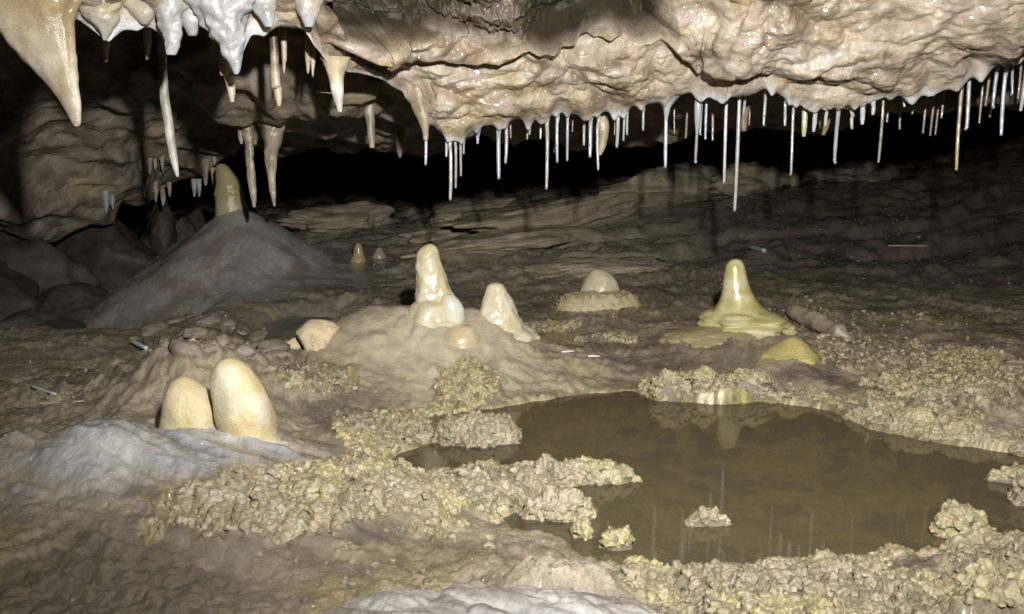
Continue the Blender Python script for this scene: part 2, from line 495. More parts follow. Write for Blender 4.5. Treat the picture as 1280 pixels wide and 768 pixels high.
# --- albedo
c1 = fbm(X * 5, Y * 5, nz + 21, 4); c2 = fbm(X * 18, Y * 24, nz + 31, 4); c3 = fbm(X * 70, Y * 70, nz + 41, 3)
C = mix(BROWN, BROWN * 1.5, sstep(-0.3, 0.6, c2))
C = mix(C, DBROWN, sstep(0.1, 0.7, c1) * 0.5)
yel = sstep(0.15, 0.7, fbm(X * 7 + 9, Y * 16, nz + 51, 3))
C = mix(C, np.array([0.29, 0.245, 0.095]), yel * (0.5 + .35 * sstep(0, .5, X)) * (1 - conem))
C = mix(C, DBROWN * .75, sstep(.15, .6, fbm(X * 9 + 4, Y * 20, nz + 53, 4)) * .65)
C = mix(C, mix(np.array([0.34, 0.30, 0.265]), np.array([0.22, 0.185, 0.15]), sstep(-.3, .5, c2 + .5 * c1)), conem * 0.9)
C = mix(C, np.array([0.30, 0.31, 0.34]), conem * np.exp(-(((X - CONE[0] - .085) / .045) ** 2)) * (Y < CONE[1]) * .4)  # bluish sheen on the cone's right flank, painted into the colour
C = mix(C, GREY, np.clip(gauss(X, Y, 200, 570, 200, 0.6, 1.25, 3), 0, 1) * np.clip(0.5 + 0.75 * rip + .25 * rip2, 0, 1))  # blue-grey streaks put the wet sheen of the flow into its colour
C = mix(C, WHITE * 0.62, gauss(X, Y, 140, 590, 62, 0.7, 0.9, 2.5) + 0 * X)
C = mix(C, np.array([0.46, 0.41, 0.30]), np.clip(gauss(X, Y, 560, 420, 125, 0.9, 1.1, 3, .06), 0, 1) * (0.75 + .2 * np.clip(rip, -1, 1)))
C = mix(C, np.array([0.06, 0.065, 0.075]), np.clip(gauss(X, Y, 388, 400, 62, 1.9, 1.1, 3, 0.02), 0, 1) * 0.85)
C = mix(C, np.array([0.50, 0.49, 0.46]), np.clip(gauss(X, Y, 285, 560, 60, 0.6, 1.0, 3, .04), 0, 1) * .7)
C = mix(C, np.array([0.34, 0.29, 0.22]), gauss(X, Y, 700, 722, 78, 0.6, 1.0, 3, 0.03) * 0.9)
C = mix(C, mix(np.array([0.42, 0.41, 0.40]), np.array([0.22, 0.20, 0.19]), sstep(-.2, .5, rip2)), gauss(X, Y, 610, 806, 285, 0.42, 1.0, 4, 0.05) * 0.85)
C = mix(C, mix(np.array([0.36, 0.31, 0.23]), np.array([0.22, 0.18, 0.135]), sstep(-.3, .4, c2)), sstep(1.5, 1.85, Y) * (1 - sstep(0.25, 0.7, X)) * (1 - conem) * .85)  # back slope painted paler to make up for the flash falloff
C = mix(C, DBROWN * 0.8, sstep(1.45, 1.9, Y) * sstep(0.0, 0.7, X) * 0.8)  # right back slope painted darker, standing in for ledge shade and flash falloff
cc = mix(CORAL * 0.8, CORALY * 0.95, sstep(-0.1, 0.6, c1 + 0.6 * c2))
cc = cc * (0.75 + 0.4 * vid)[..., None]
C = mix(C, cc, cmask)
bed = mix(MUD, OLIVE, sstep(-0.1, 0.6, c2 + .5 * c1))
bed = mix(bed, np.array([0.07, 0.06, 0.03]), sstep(-0.05, 0.3, fbm(X * 26, Y * 26, nz + 61, 4, .65) + .9 * fbm(X * 5, Y * 5, nz + 62, 2)) * 0.85)
C = mix(C, bed, sstep(0.004, -0.006, SD))
nearw = sstep(0.05, 0.02, np.abs(SD))
C = mix(C, np.array([0.15, 0.125, 0.065]), nearw * sstep(-.002, .001, Z) * sstep(.007, .003, Z) * .8)
C = mix(C, np.array([0.36, 0.31, 0.10]), nearw * sstep(-.001, -.004, Z) * sstep(-.022, -.006, Z) * .6)
C = mix(C, np.array([0.34, 0.29, 0.10]), sub_crust * sstep(-.1, .4, c2) * .8)
C = mix(C, DBROWN * 1.1, np.clip(gauss(X, Y, 470, 712, 190, 0.30, 1.1, 3, .012) + gauss(X, Y, 150, 735, 260, .4, 1.0, 3, .02), 0, 1) * .6 * (1 - cmask))
C = C * (1 + 0.18 * np.clip(c3, -1, 1))[..., None]
wet = np.clip(0.38 + 0.5 * sstep(-0.2, 0.6, c1 + c2 * 0.5) + 0.6 * flow + 0.6 * conem * sstep(-0.1, 0.4, c2) - 0.35 * cmask, 0, 1)
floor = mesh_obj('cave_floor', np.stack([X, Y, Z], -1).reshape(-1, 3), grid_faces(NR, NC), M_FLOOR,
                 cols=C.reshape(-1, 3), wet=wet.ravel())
floor['kind'] = 'structure'
FLOOR_XYZ = np.stack([X, Y, Z], -1)
FLOOR_N = grid_normals(FLOOR_XYZ)
FLOOR_MASK = cmask * (SD > -0.004)

sub = FLOOR_XYZ[::2, ::2]
bvh_floor = BVHTree.FromPolygons([tuple(p) for p in sub.reshape(-1, 3).tolist()], grid_faces(sub.shape[0], sub.shape[1]).tolist())
def floor_z(x, y):
    h = bvh_floor.ray_cast(Vector((float(x), float(y), 2.0)), Vector((0, 0, -1)))
    return h[0].z if h[0] is not None else 0.0

def on_floor(px, py):
    """the point of the floor seen at a photo pixel"""
    d = Vector(ray(px, py).tolist()).normalized()
    h = bvh_floor.ray_cast(Vector((0, 0, H)), d)
    return np.array(h[0]) if h[0] is not None else G(px, py)

# ------------------------------------------------------------------ pool water
wp = POOL.copy()
ctr = wp.mean(0)
from mathutils.geometry import tessellate_polygon
hull = np.array([G(a, b)[:2] for a, b in [(430, 600), (440, 560), (520, 500), (700, 470), (900, 480), (1100, 500), (1300, 540), (1500, 575), (1500, 670), (1300, 705), (1000, 725), (760, 720), (590, 690), (520, 640)]])
tris = tessellate_polygon([[Vector((p[0], p[1], 0)) for p in hull]])
water = mesh_obj('pool_water', np.column_stack([hull, np.full(len(hull), 0.0)]), np.array([list(t) for t in tris]), M_WATER)
if water.data.polygons[0].normal.z < 0:
    water.data.flip_normals()
water['kind'] = 'structure'

# ================================================================== CEILINGS
def smooth_interp(x, xs, ys, k=0.02):
    a = np.interp(x, xs, ys)
    b = np.interp(x - k, xs, ys); c = np.interp(x + k, xs, ys)
    return 0.5 * a + 0.25 * (b + c)

def catmull(ctrl, v):
    """ctrl list of (nc,3) arrays, v in [0,n-1] -> (len(v),nc,3)"""
    n = len(ctrl)
    out = []
    for t in v:
        i = min(int(t), n - 2); f = t - i
        p0 = ctrl[max(i - 1, 0)]; p1 = ctrl[i]; p2 = ctrl[i + 1]; p3 = ctrl[min(i + 2, n - 1)]
        out.append(0.5 * (2 * p1 + (p2 - p0) * f + (2 * p0 - 5 * p1 + 4 * p2 - p3) * f * f + (3 * p1 - p0 - 3 * p2 + p3) * f ** 3))
    return np.array(out)

LIP = [(-300, 60, .95), (-100, 50, .93), (0, 22, .92), (60, 18, .93), (110, 30, .96), (135, 30, .96), (175, 22, .98), (214, 40, 1.0), (245, 20, 1.0), (290, 40, 1.0),
       (335, 28, 1.04), (385, 34, 1.06), (398, 56, 1.09), (410, 78, 1.12), (430, 92, 1.15), (480, 102, 1.22), (520, 140, 1.27), (545, 163, 1.285), (575, 166, 1.29), (620, 156, 1.30), (655, 148, 1.30), (700, 140, 1.30),
       (760, 138, 1.30), (800, 133, 1.30), (830, 124, 1.30), (870, 112, 1.29), (905, 124, 1.25), (935, 116, 1.25), (960, 110, 1.25), (985, 128, 1.27), (1020, 134, 1.28),
       (1070, 128, 1.28), (1105, 112, 1.26), (1130, 110, 1.25), (1180, 110, 1.25), (1210, 96, 1.25), (1240, 86, 1.25), (1280, 66, 1.27), (1330, 60, 1.3), (1500, 80, 1.35), (1800, 90, 1.4)]
lw = np.array([D(a, b, d) for a, b, d in LIP])

STRAWS = [  # px of tip, py of tip, width px, depth offset, look: w = white, d = dim brown, a = amber, t = thick stub
    (532, 205, 5, -.02, 'w'), (558, 196, 4, 0, 'w'), (563, 249, 5, -.005, 'w'), (569.5, 234, 5, 0, 'w'), (576, 219, 5, .0, 'w'), (579.5, 193, 4, .01, 'w'),
    (597, 180, 4, .01, 'w'), (623.5, 222, 5.5, 0, 'w'), (632, 203, 5, .01, 'w'), (638.5, 173, 4, .05, 'd'), (659, 174.5, 4, .02, 'w'), (662, 167, 5, .03, 'w'),
    (675.5, 174, 4, .03, 'w'), (683, 235, 5.5, 0, 'w'), (693, 191, 3.5, .04, 'w'), (696.5, 202, 5, .0, 'w'), (709, 200, 5, 0, 'w'), (715.5, 165, 3.5, .06, 'd'),
    (730, 182, 4, .03, 'w'), (737.5, 195, 5, 0, 'w'), (747.5, 211.5, 5.5, 0, 'w'), (771, 183, 5, 0, 'w'), (779.5, 175, 4.5, 0, 'w'), (784, 167.5, 4.5, .01, 'w'),
    (768, 169, 3, .03, 'w'), (804, 162, 5, 0, 'w'), (831.5, 208, 6, .0, 'w'), (842.5, 168, 3.5, .15, 'd'), (857, 173, 4, .18, 'd'), (869.5, 202, 5.5, .01, 'w'),
    (875.5, 168, 4.5, .03, 'w'), (882, 174.5, 4, .05, 'w'), (890.5, 176, 4, .12, 'd'), (904.5, 228, 5, .05, 'w'), (918, 262.5, 6, .04, 'w'), (929.5, 143, 4, .05, 'w'),
    (937, 157, 3, .2, 'd'), (955, 156, 4.5, .03, 'w'), (981, 157.5, 4, .0, 'w'), (988, 218, 5, 0, 'w'), (1004, 171, 8, .02, 't'), (1017, 165, 6.5, 0, 't'), (1032, 158, 6, 0, 't'),
    (1044, 203, 6.5, 0, 'w'), (1065, 160, 5, .01, 'w'), (1077, 156, 7, 0, 't'), (1090, 144, 6, 0, 't'), (1098, 202, 5, .02, 'w'), (1105, 146, 3.5, .12, 'd'), (1109.5, 153, 4, .15, 'd'),
    (1125, 162, 3.5, .15, 'd'), (1129.6, 134, 5, .02, 't'), (1139, 143, 4, .1, 'd'), (1153, 167, 4.5, .13, 'd'), (1163, 170, 4.5, .15, 'd'), (1170, 169, 3.5, .2, 'd'),
    (1177.5, 148, 4, .15, 'd'), (1195, 213, 5, .04, 'a'), (1207, 161, 5, .02, 'w'), (1223, 154, 3.5, .14, 'd'), (1232, 133, 4, .12, 'd'), (1238.5, 147, 4, .1, 'd'), (1242, 134, 5, .03, 'w'),
    (1251.5, 168, 5, .02, 'w'), (1264, 118, 4.5, .02, 'w'), (1271, 124, 4, .05, 'd'), (1275.5, 139, 6.5, .03, 't')]

STRAWS.sort()

def lip_at(x):
    return smooth_interp(np.asarray(x, dtype=float), lw[:, 0], lw[:, 1], .01), smooth_interp(np.asarray(x, dtype=float), lw[:, 0], lw[:, 2], .006)

NU = 940
u = np.linspace(-1, 1, NU)
xs = 0.86 * (0.72 * u + 0.28 * u ** 5) / 1.0
xs = np.where(np.abs(u) > 0.93, np.sign(u) * (np.abs(xs) + (np.abs(u) - .93) * 18), xs)
ly, lz = lip_at(xs)
lright = sstep(-0.30, -0.15, xs)                 # 0 = left cluster, 1 = the big pale ledge
one = np.ones(NU)
def cv(y, z):
    return np.stack([xs, y * one, z * one], -1)
ctrl = [cv(-0.8, H + 0.60), cv(0.35, H + 0.36), cv(0.72, H + 0.35), cv(ly - 0.20 + 0.03 * (1 - lright), np.maximum(lz + 0.12, H + 0.245)), cv(ly - 0.05, lz + 0.035),
        cv(ly, lz), cv(ly + 0.035, lz + 0.012), cv(ly + 0.11, lz + 0.05 + 0.10 * (1 - lright)), cv(ly + 0.35, H + 0.19), cv(2.6 * one, H + 0.27), cv(5.5 * one, H + 0.45)]
v = np.concatenate([np.linspace(0, 2, 24)[:-1], np.linspace(2, 3, 60)[:-1], np.linspace(3, 4, 140)[:-1], np.linspace(4, 5, 75)[:-1], np.linspace(5, 7, 80)[:-1], np.linspace(7, 8, 30)[:-1], np.linspace(8, 10, 20)])
P = catmull(ctrl, v)
V = np.repeat(v[:, None], NU, 1)
N0 = grid_normals(P)
if N0[len(v) // 2, NU // 2, 1] > 0:
    N0 = -N0                                     # facing the cave (towards -y / down)
x, y, z = P[..., 0], P[..., 1], P[..., 2]
face = sstep(1.8, 2.4, V) * (1 - sstep(6.0, 7.0, V))
PXc, PYc = proj(x, y, z)
disp = 0.012 * fbm(x * 5, y * 5, z * 8, 3) + face * (
    0.044 * (np.abs(noise3(x * 8 + 0.6 * z * 9, y * 8, z * 14)) - .25) + 0.020 * (np.abs(noise3(x * 21 - 0.5 * z * 21, y * 21, z * 36 + 5)) - .25)
    + 0.005 * (np.abs(noise3(x * 52, y * 52, z * 80 + 9)) - .25) + 0.0018 * fbm(x * 70, y * 70, z * 110, 3, 0.55))
warp = 0.03 * fbm(x * 7 + 3, y * 7, z * 7, 3)
# the upper ledge with its dripping edge: above the line stands proud, below a crevice
lx = np.array([-900, 395, 430, 500, 560, 620, 660, 700, 760, 830, 880, 930, 1000, 1060, 1130, 2600])
lyy = np.array([60, 60, 64, 72, 82, 74, 60, 66, 52, 62, 88, 96, 100, 92, 70, 60])
line = np.interp(PXc, lx, lyy) + 260 * warp * 0.5 + 9 * noise3(x * 26, 0 * x, 0 * x) + 3 * noise3(x * 60, 0 * x, 0 * x)
dl = PYc - line                                   # positive below
strength = np.clip(.75 + 1.3 * noise3(x * 9 + 2, 0 * x, 0 * x + 4), .15, 1.5) * sstep(395, 450, PXc) * (1 - 0.55 * sstep(820, 900, PXc)) * (1 - sstep(1080, 1180, PXc))
ledge = -np.tanh(dl / 3.5) * np.exp(-np.abs(dl) / 30.0) 
disp = disp + face * strength * 0.034 * np.clip(ledge, -1, 1) 
# smaller bedding partings
for k, (off, a) in enumerate([(-34, .007), (38, .006)]):
    d2 = dl - off - 10 * noise3(x * 12 + k * 9, y * 3, z * 3)
    disp = disp + face * a * np.where(d2 < 0, np.exp(d2 / 10), -np.exp(-d2 / 9)) * sstep(-.3, .3, noise3(x * 6 + k * 3, y * 2, z * 2 + 5))
# dark hollow at the top
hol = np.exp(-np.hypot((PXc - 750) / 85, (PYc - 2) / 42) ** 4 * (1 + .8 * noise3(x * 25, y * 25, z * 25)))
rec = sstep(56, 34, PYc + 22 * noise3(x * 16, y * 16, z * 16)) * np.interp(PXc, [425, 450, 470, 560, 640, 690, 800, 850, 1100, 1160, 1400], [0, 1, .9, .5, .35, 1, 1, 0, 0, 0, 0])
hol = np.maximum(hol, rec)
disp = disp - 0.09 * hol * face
r = np.hypot((PXc - 500) / 90, (PYc - 12) / 10)
disp = disp - 0.03 * np.exp(-r ** 4) * face
wa, wb, wi = worley2(x * 34 + 1.2 * noise3(x * 25, y * 25, z * 25), (z * 1.2 - y * 0.6) * 44, 12)
wc, wd_, we = worley2(x * 80 + 1.0 * noise3(x * 60, y * 60, z * 60), (z * 1.2 - y * 0.6) * 105, 13)
patch = sstep(-.25, .25, noise3(x * 7, y * 7, z * 9 + 30))
disp = disp + face * (0.006 * (np.sqrt(np.clip(1 - wa * wa, 0, 1)) - .6) * (.4 + wi) + (0.0003 + 0.0030 * patch) * (np.sqrt(np.clip(1 - wc * wc, 0, 1)) - .6) * (.4 + we))
speck = sstep(420, 470, PXc) * (1 - sstep(640, 720, PXc)) * (1 - sstep(30, 60, PYc))
disp = disp + face * speck * 0.014 * fbm(x * 45, y * 45, z * 60, 3, .6, ridged=True)
disp = disp * (1 - 0.72 * np.exp(-((V - 5.0) / 0.45) ** 2))
P = P + N0 * disp[..., None]
# drips: the rock is drawn down where a straw or a white tip hangs
drip = np.zeros(x.shape)
hang = []
for (a, b, wd, dd, lk) in STRAWS:
    if dd <= 0.035:
        q = D(a, b, 1.28)
        hang.append((q[0], 0.006 if lk != 't' else 0.008, 0.010))
for hx, sg, am in hang:
    drip += am * np.exp(-((x - hx) / sg) ** 2)
for a, b, wpx, am in [(214, 1.0, 10, .022), (135, .96, 18, .022), (290, 1.0, 16, .045), (175, .98, 12, .012), (330, 1.03, 8, .012), (385, 1.05, 8, .012), (905, 1.25, 12, .012),
                      (1140, 1.25, 14, .014), (1168, 1.25, 12, .016), (1200, 1.25, 10, .012), (1236, 1.25, 8, .01)]:
    hx = D(a, 60, b)[0]
    drip += am * np.exp(-(np.abs(x - hx) / (wpx / F * b)) ** 1.6)
P[..., 2] -= np.minimum(drip, 0.05) * np.exp(-((V - 4.95) / 0.28) ** 2)
ctop = P.copy()
x, y, z = P[..., 0], P[..., 1], P[..., 2]
k1 = fbm(x * 8, y * 8, z * 10, 4); k2 = fbm(x * 28, y * 28, z * 40, 3); k3 = fbm(x * 9 + 4, y * 9, z * 12 + 7, 3)
C = mix(BEIGE, BEIGE * 0.72, sstep(-0.2, 0.6, k2))
C = mix(C, OCHRE, sstep(0.12, 0.6, k3) * 0.65)
C = mix(C, np.array([0.50, 0.42, 0.34]), sstep(0.1, 0.6, k1) * 0.7)
C = mix(C, np.array([0.13, 0.09, 0.05]), sstep(0.15, 0.6, -k1) * 0.7)
C = mix(C, np.array([0.10, 0.075, 0.045]), speck * 0.7 * sstep(-.4, .3, k2))
lay = fbm(x * 4, y * 4, z * 55 + 2 * k1, 3)
C = mix(C, C * np.array([0.62, 0.56, 0.48]), sstep(-.05, .55, lay) * .8)
C = mix(C, np.array([0.54, 0.48, 0.42]), sstep(.2, .7, -lay) * .6)
C = mix(C, np.array([0.035, 0.027, 0.014]), np.clip(hol * 1.7, 0, .97))  # shade inside the hollows, painted into the ceiling colour
C = C * (0.86 + 0.28 * wi)[..., None]
lipw = np.exp(-((V - 4.97) / 0.17) ** 2)
C = mix(C, np.array([0.62, 0.63, 0.64]), np.clip(lipw * (0.45 + drip * 70), 0, 0.9))
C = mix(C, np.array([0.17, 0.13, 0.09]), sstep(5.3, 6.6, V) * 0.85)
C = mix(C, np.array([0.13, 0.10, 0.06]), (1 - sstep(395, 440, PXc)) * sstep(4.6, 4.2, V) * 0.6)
wetc = np.clip(0.2 + 0.8 * sstep(0.0, 0.5, k1) + lipw * 0.5 - 1.0 * hol, 0, 1)
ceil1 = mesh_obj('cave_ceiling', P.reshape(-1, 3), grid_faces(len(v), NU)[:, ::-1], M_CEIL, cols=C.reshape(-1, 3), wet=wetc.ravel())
ceil1['kind'] = 'structure'

# the lower rock mass behind
LIP2 = [(-500, 340, 1.75), (-150, 310, 1.8), (0, 292, 1.85), (50, 300, 1.88), (95, 276, 1.92), (140, 256, 1.98), (200, 222, 2.02), (245, 205, 2.05), (280, 188, 2.1), (330, 180, 2.15), (400, 180, 2.15),
        (480, 188, 2.15), (530, 180, 2.1), (600, 164, 2.0), (660, 166, 1.95), (720, 172, 1.95), (800, 166, 1.9), (830, 172, 1.85), (900, 150, 1.85), (960, 152, 1.8), (1030, 160, 1.8), (1060, 138, 1.8), (1130, 128, 1.8), (1280, 118, 1.8), (1500, 125, 1.8), (2200, 120, 1.8)]
lw2 = np.array([D(a, b, d) for a, b, d in LIP2])
NU2 = 500
u = np.linspace(-1, 1, NU2)
xs = -0.15 + 1.9 * u * (0.5 + 0.5 * np.abs(u))
ly = smooth_interp(xs, lw2[:, 0], lw2[:, 1], .03); lz = smooth_interp(xs, lw2[:, 0], lw2[:, 2], .02)
one = np.ones(NU2)
lf = 1 - sstep(-0.75, -0.45, xs)
f1y = smooth_interp(xs, lw[:, 0], lw[:, 1], .01)
yf = np.maximum(ly - 0.80 + .25 * lf, f1y + 0.27)
ctrl = [cv(yf, H + 0.30), cv(np.maximum(ly - 0.72 + .42 * lf, yf + .03), (H + 0.09) * (1 - lf) + lf * (lz * .25 + .75 * (H + .16))), cv(np.maximum(ly - 0.42 + 0.20 * lf, yf * .5 + ly * .5), lz + 0.045 + 0.09 * lf), cv(ly, lz), cv(ly + 0.12, lz + 0.02), cv(ly + 0.5, lz + .12), cv(4.2 * one, H + 0.3), cv(7.0 * one, H + 0.3)]
v2 = np.concatenate([np.linspace(0, 1, 40)[:-1], np.linspace(1, 3, 190)[:-1], np.linspace(3, 4, 60)[:-1], np.linspace(4, 7, 60)])
P2 = catmull(ctrl, v2)
N0 = grid_normals(P2)
if N0[100, NU2 // 2, 1] > 0:
    N0 = -N0
x, y, z = P2[..., 0], P2[..., 1], P2[..., 2]
bed2 = z * 26 + 1.2 * fbm(x * 3, y * 3, z * 3, 2)
sawt = bed2 - np.floor(bed2)
disp = 0.04 * (np.abs(noise3(x * 4, y * 4, z * 6)) * 2 - .5) + 0.024 * (np.abs(noise3(x * 9, y * 9, z * 15 + 3)) * 2 - .5) + 0.010 * (sawt - 0.5) * sstep(0, .4, noise3(x * 4, y * 4, z * 6)) + 0.007 * fbm(x * 30, y * 30, z * 45, 4)
P2 = P2 + N0 * disp[..., None]
x, y, z = P2[..., 0], P2[..., 1], P2[..., 2]
k1 = fbm(x * 7, y * 7, z * 9, 4); k2 = fbm(x * 30, y * 30, z * 40, 3)
C = mix(np.array([0.235, 0.19, 0.14]), np.array([0.14, 0.11, 0.08]), sstep(-0.3, 0.5, k2))
C = mix(C, np.array([0.33, 0.27, 0.15]), sstep(0.1, 0.6, k1) * 0.6)
ceil2 = mesh_obj('cave_ceiling_shelf', P2.reshape(-1, 3), grid_faces(len(v2), NU2)[:, ::-1], M_CEIL, cols=C.reshape(-1, 3), wet=np.clip(k1 * 0.4, 0, 1).ravel())
ceil2['kind'] = 'structure'

s1 = ctop[:, ::2]
bv1 = BVHTree.FromPolygons(s1.reshape(-1, 3).tolist(), grid_faces(s1.shape[0], s1.shape[1]).tolist())
bv2 = BVHTree.FromPolygons(P2.reshape(-1, 3).tolist(), grid_faces(P2.shape[0], P2.shape[1]).tolist())
def roof_z(x, y, z, default=0.45):
    best = None
    for b in (bv1, bv2):
        h = b.ray_cast(Vector((float(x), float(y), float(z))), Vector((0, 0, 1)))
        if h[0] is not None and (best is None or h[0].z < best):
            best = h[0].z
    return default if best is None else best

# ================================================================== tubes: stalactites, straws, stalagmites
def tube(name, path, mat, parent=None, segs=16, rows=40, namp=0.12, nfreq=40.0, colf=None, wet=0.5, seed=0, squash=1.0, ringamp=0.0, ringfreq=0, lobes=None):
    """a lofted body along path [(x,y,z,r)], closed at both ends, roughened; last point is the tip"""
    path = np.asarray(path, dtype=float)
    dl_ = np.concatenate([[0], np.cumsum(np.maximum(np.linalg.norm(np.diff(path[:, :3], axis=0), axis=1), 1e-6))])
    tq = dl_ / dl_[-1]
    t = np.linspace(0, 1, rows)
    t = 1 - (1 - t) ** 1.25
    def cr(vals):
        i = np.clip(np.searchsorted(tq, t, side='right') - 1, 0, len(tq) - 2)
        f = (t - tq[i]) / (tq[i + 1] - tq[i])
        p1, p2 = vals[i], vals[i + 1]
        p0, p3 = vals[np.maximum(i - 1, 0)], vals[np.minimum(i + 2, len(tq) - 1)]
        m1 = (p2 - p0) * .5; m2 = (p3 - p1) * .5
        return (2 * f ** 3 - 3 * f ** 2 + 1) * p1 + (f ** 3 - 2 * f ** 2 + f) * m1 + (-2 * f ** 3 + 3 * f ** 2) * p2 + (f ** 3 - f ** 2) * m2
    cx, cy, cz, rr = cr(path[:, 0]), cr(path[:, 1]), cr(path[:, 2]), np.maximum(cr(path[:, 3]), 1e-5)
    a = np.linspace(0, 2 * np.pi, segs, endpoint=False)
    ca, sa = np.cos(a)[None], np.sin(a)[None]
    nx = cx[:, None] + rr[:, None] * ca; ny = cy[:, None] + rr[:, None] * sa * squash; nz_ = cz[:, None] + 0 * ca
    nn = fbm(nx * nfreq + seed * 3.1, ny * nfreq, nz_ * nfreq * 0.7, 3)
    s_ = 1 + namp * nn
    if ringamp:
        s_ = s_ + ringamp * np.sin(cz[:, None] * ringfreq + 2 * noise3(nx * 20, ny * 20, nz_ * 20 + seed))
    if lobes:
        s_ = s_ + lobes(t[:, None], a[None])
    nx = cx[:, None] + rr[:, None] * s_ * ca; ny = cy[:, None] + rr[:, None] * s_ * sa * squash
    Vt = np.stack([nx, ny, nz_], -1).reshape(-1, 3)
    fc = grid_faces(rows, segs, wrap=True)
    if path[-1, 2] < path[0, 2]:
        fc = fc[:, ::-1]
    # caps as degenerate-free fans
    top = len(Vt); Vt = np.vstack([Vt, [cx[0], cy[0], cz[0]], [cx[-1], cy[-1], cz[-1] + (cz[-1] - cz[-2]) * 0.3]])
    k = np.arange(segs); k2 = (k + 1) % segs
    f1 = np.stack([np.full(segs, top), k2, k], -1); f2 = np.stack([np.full(segs, top + 1), (rows - 1) * segs + k, (rows - 1) * segs + k2], -1)
    tri = np.vstack([np.column_stack([fc[:, 0], fc[:, 1], fc[:, 2]]), np.column_stack([fc[:, 0], fc[:, 2], fc[:, 3]]), f1, f2])
    tcol = np.concatenate([np.repeat(t, segs), [0, 1]])
    cols = colf(tcol, Vt, np.concatenate([nn.ravel(), [0, 0]]))
    o = mesh_obj(name, Vt, tri, mat, parent, cols=cols, wet=wet)
    return o

def const_col(c, var=0.12):
    c = np.asarray(c)
    return lambda t, Vt, n: c[None] * (1 + var * n)[:, None]

def grad_col(c0, c1, a=0.0, b=1.0, var=0.12):
    c0, c1 = np.asarray(c0), np.asarray(c1)
    return lambda t, Vt, n: mix(c0, c1, sstep(a, b, t + 0.25 * n + .2 * noise3(Vt[:, 0] * 40, Vt[:, 1] * 40, Vt[:, 2] * 18))) * (1 + 1.3 * var * n)[:, None]

# ------------------------------------------------------------------ soda straws
drop_me = None
def add_drop(parent, p, r):
    global drop_me
    if drop_me is None:
        import bmesh
        bm = bmesh.new()
        bmesh.ops.create_icosphere(bm, subdivisions=2, radius=1.0)
        for vv in bm.verts:
            if vv.co.z > 0:
                vv.co.z *= 1.35
        drop_me = bpy.data.meshes.new('water_drop')
        bm.to_mesh(drop_me); bm.free()
        for pl in drop_me.polygons:
            pl.use_smooth = True
        drop_me.materials.append(M_DROP)
    o = bpy.data.objects.new('water_drop', drop_me)
    COL.objects.link(o)
    o.parent = parent
    o.location = [float(t) for t in p]
    o.scale = (r, r, r)

SPECIAL = {563: 'longest white soda straw in the tight cluster at the left corner of the pale ledge',
           569.5: 'second longest white soda straw in the tight cluster at the ledge corner',
           532: 'lone white soda straw hanging from a side knob beside the ledge corner',
           623.5: 'long white soda straw, longest of the pair right of the corner cluster',
           632: 'shorter white soda straw of the pair right of the corner cluster',
           683: 'very long straight white soda straw standing free in the middle of the ledge',
           747.5: 'long white soda straw in front of a brown cone stalactite',
           804: 'short lone white soda straw at the right end of the pale ledge',
           831.5: 'white soda straw hanging from a broad brown funnel shaped root',
           869.5: 'soda straw with a thick white upper half and thin brown lower end',
           918: 'longest soda straw of all, thick and white, reaching down before the back slope',
           904.5: 'long thin grey soda straw right beside the longest one',
           988: 'long thin straight soda straw below a short white collar',
           1004: 'short thick yellowish stub of a straw beside the collared long straw',
           1044: 'long thick white soda straw in the row of white stubs',
           1098: 'long straw with brown upper part and white tip beside white stubs',
           1195: 'long amber brown soda straw among dim thin ones'}
ANCH = [(532, 'the side knob straw'), (570, 'the corner cluster'), (628, 'the long pair'), (683, 'the long free straw'), (747.5, 'the brown cone'), (804, 'the ledge end straw'),
        (831.5, 'the funnel rooted straw'), (869.5, 'the two tone straw'), (918, 'the longest straw'), (988, 'the collared straw'), (1044, 'the thick long straw'),
        (1098, 'the brown topped straw'), (1195, 'the amber straw')]
ORD = ['first', 'second', 'third', 'fourth', 'fifth', 'sixth', 'seventh', 'eighth', 'ninth', 'tenth']
CLUSTER = {558: 'thin short soda straw at the outer side of the corner cluster', 576: 'third longest white soda straw in the tight corner cluster',
           579.5: 'shortest soda straw of the corner cluster, on the side of the long pair'}
seen = {}
def straw_label(a, b, look, ln):
    """singled out by look, then by counting from a straw that stands out"""
    if a in SPECIAL:
        return SPECIAL[a], None
    if a in CLUSTER:
        return CLUSTER[a], None
    k = max(i for i, q in enumerate(ANCH) if q[0] <= a)
    kind = {'d': 'dim brown soda straw', 't': 'thick white straw stub', 'a': 'amber straw'}.get(look) or ('short white soda straw' if ln < .05 else 'slender white soda straw')
    seen[(k, kind)] = seen.get((k, kind), 0) + 1
    nxt = ' towards ' + ANCH[k + 1][1] if k + 1 < len(ANCH) else ', away from the thick one'
    return kind + ', ' + ORD[seen[(k, kind)] - 1] + ' from ' + ANCH[k][1] + nxt, 'soda straws along the ceiling ledges'

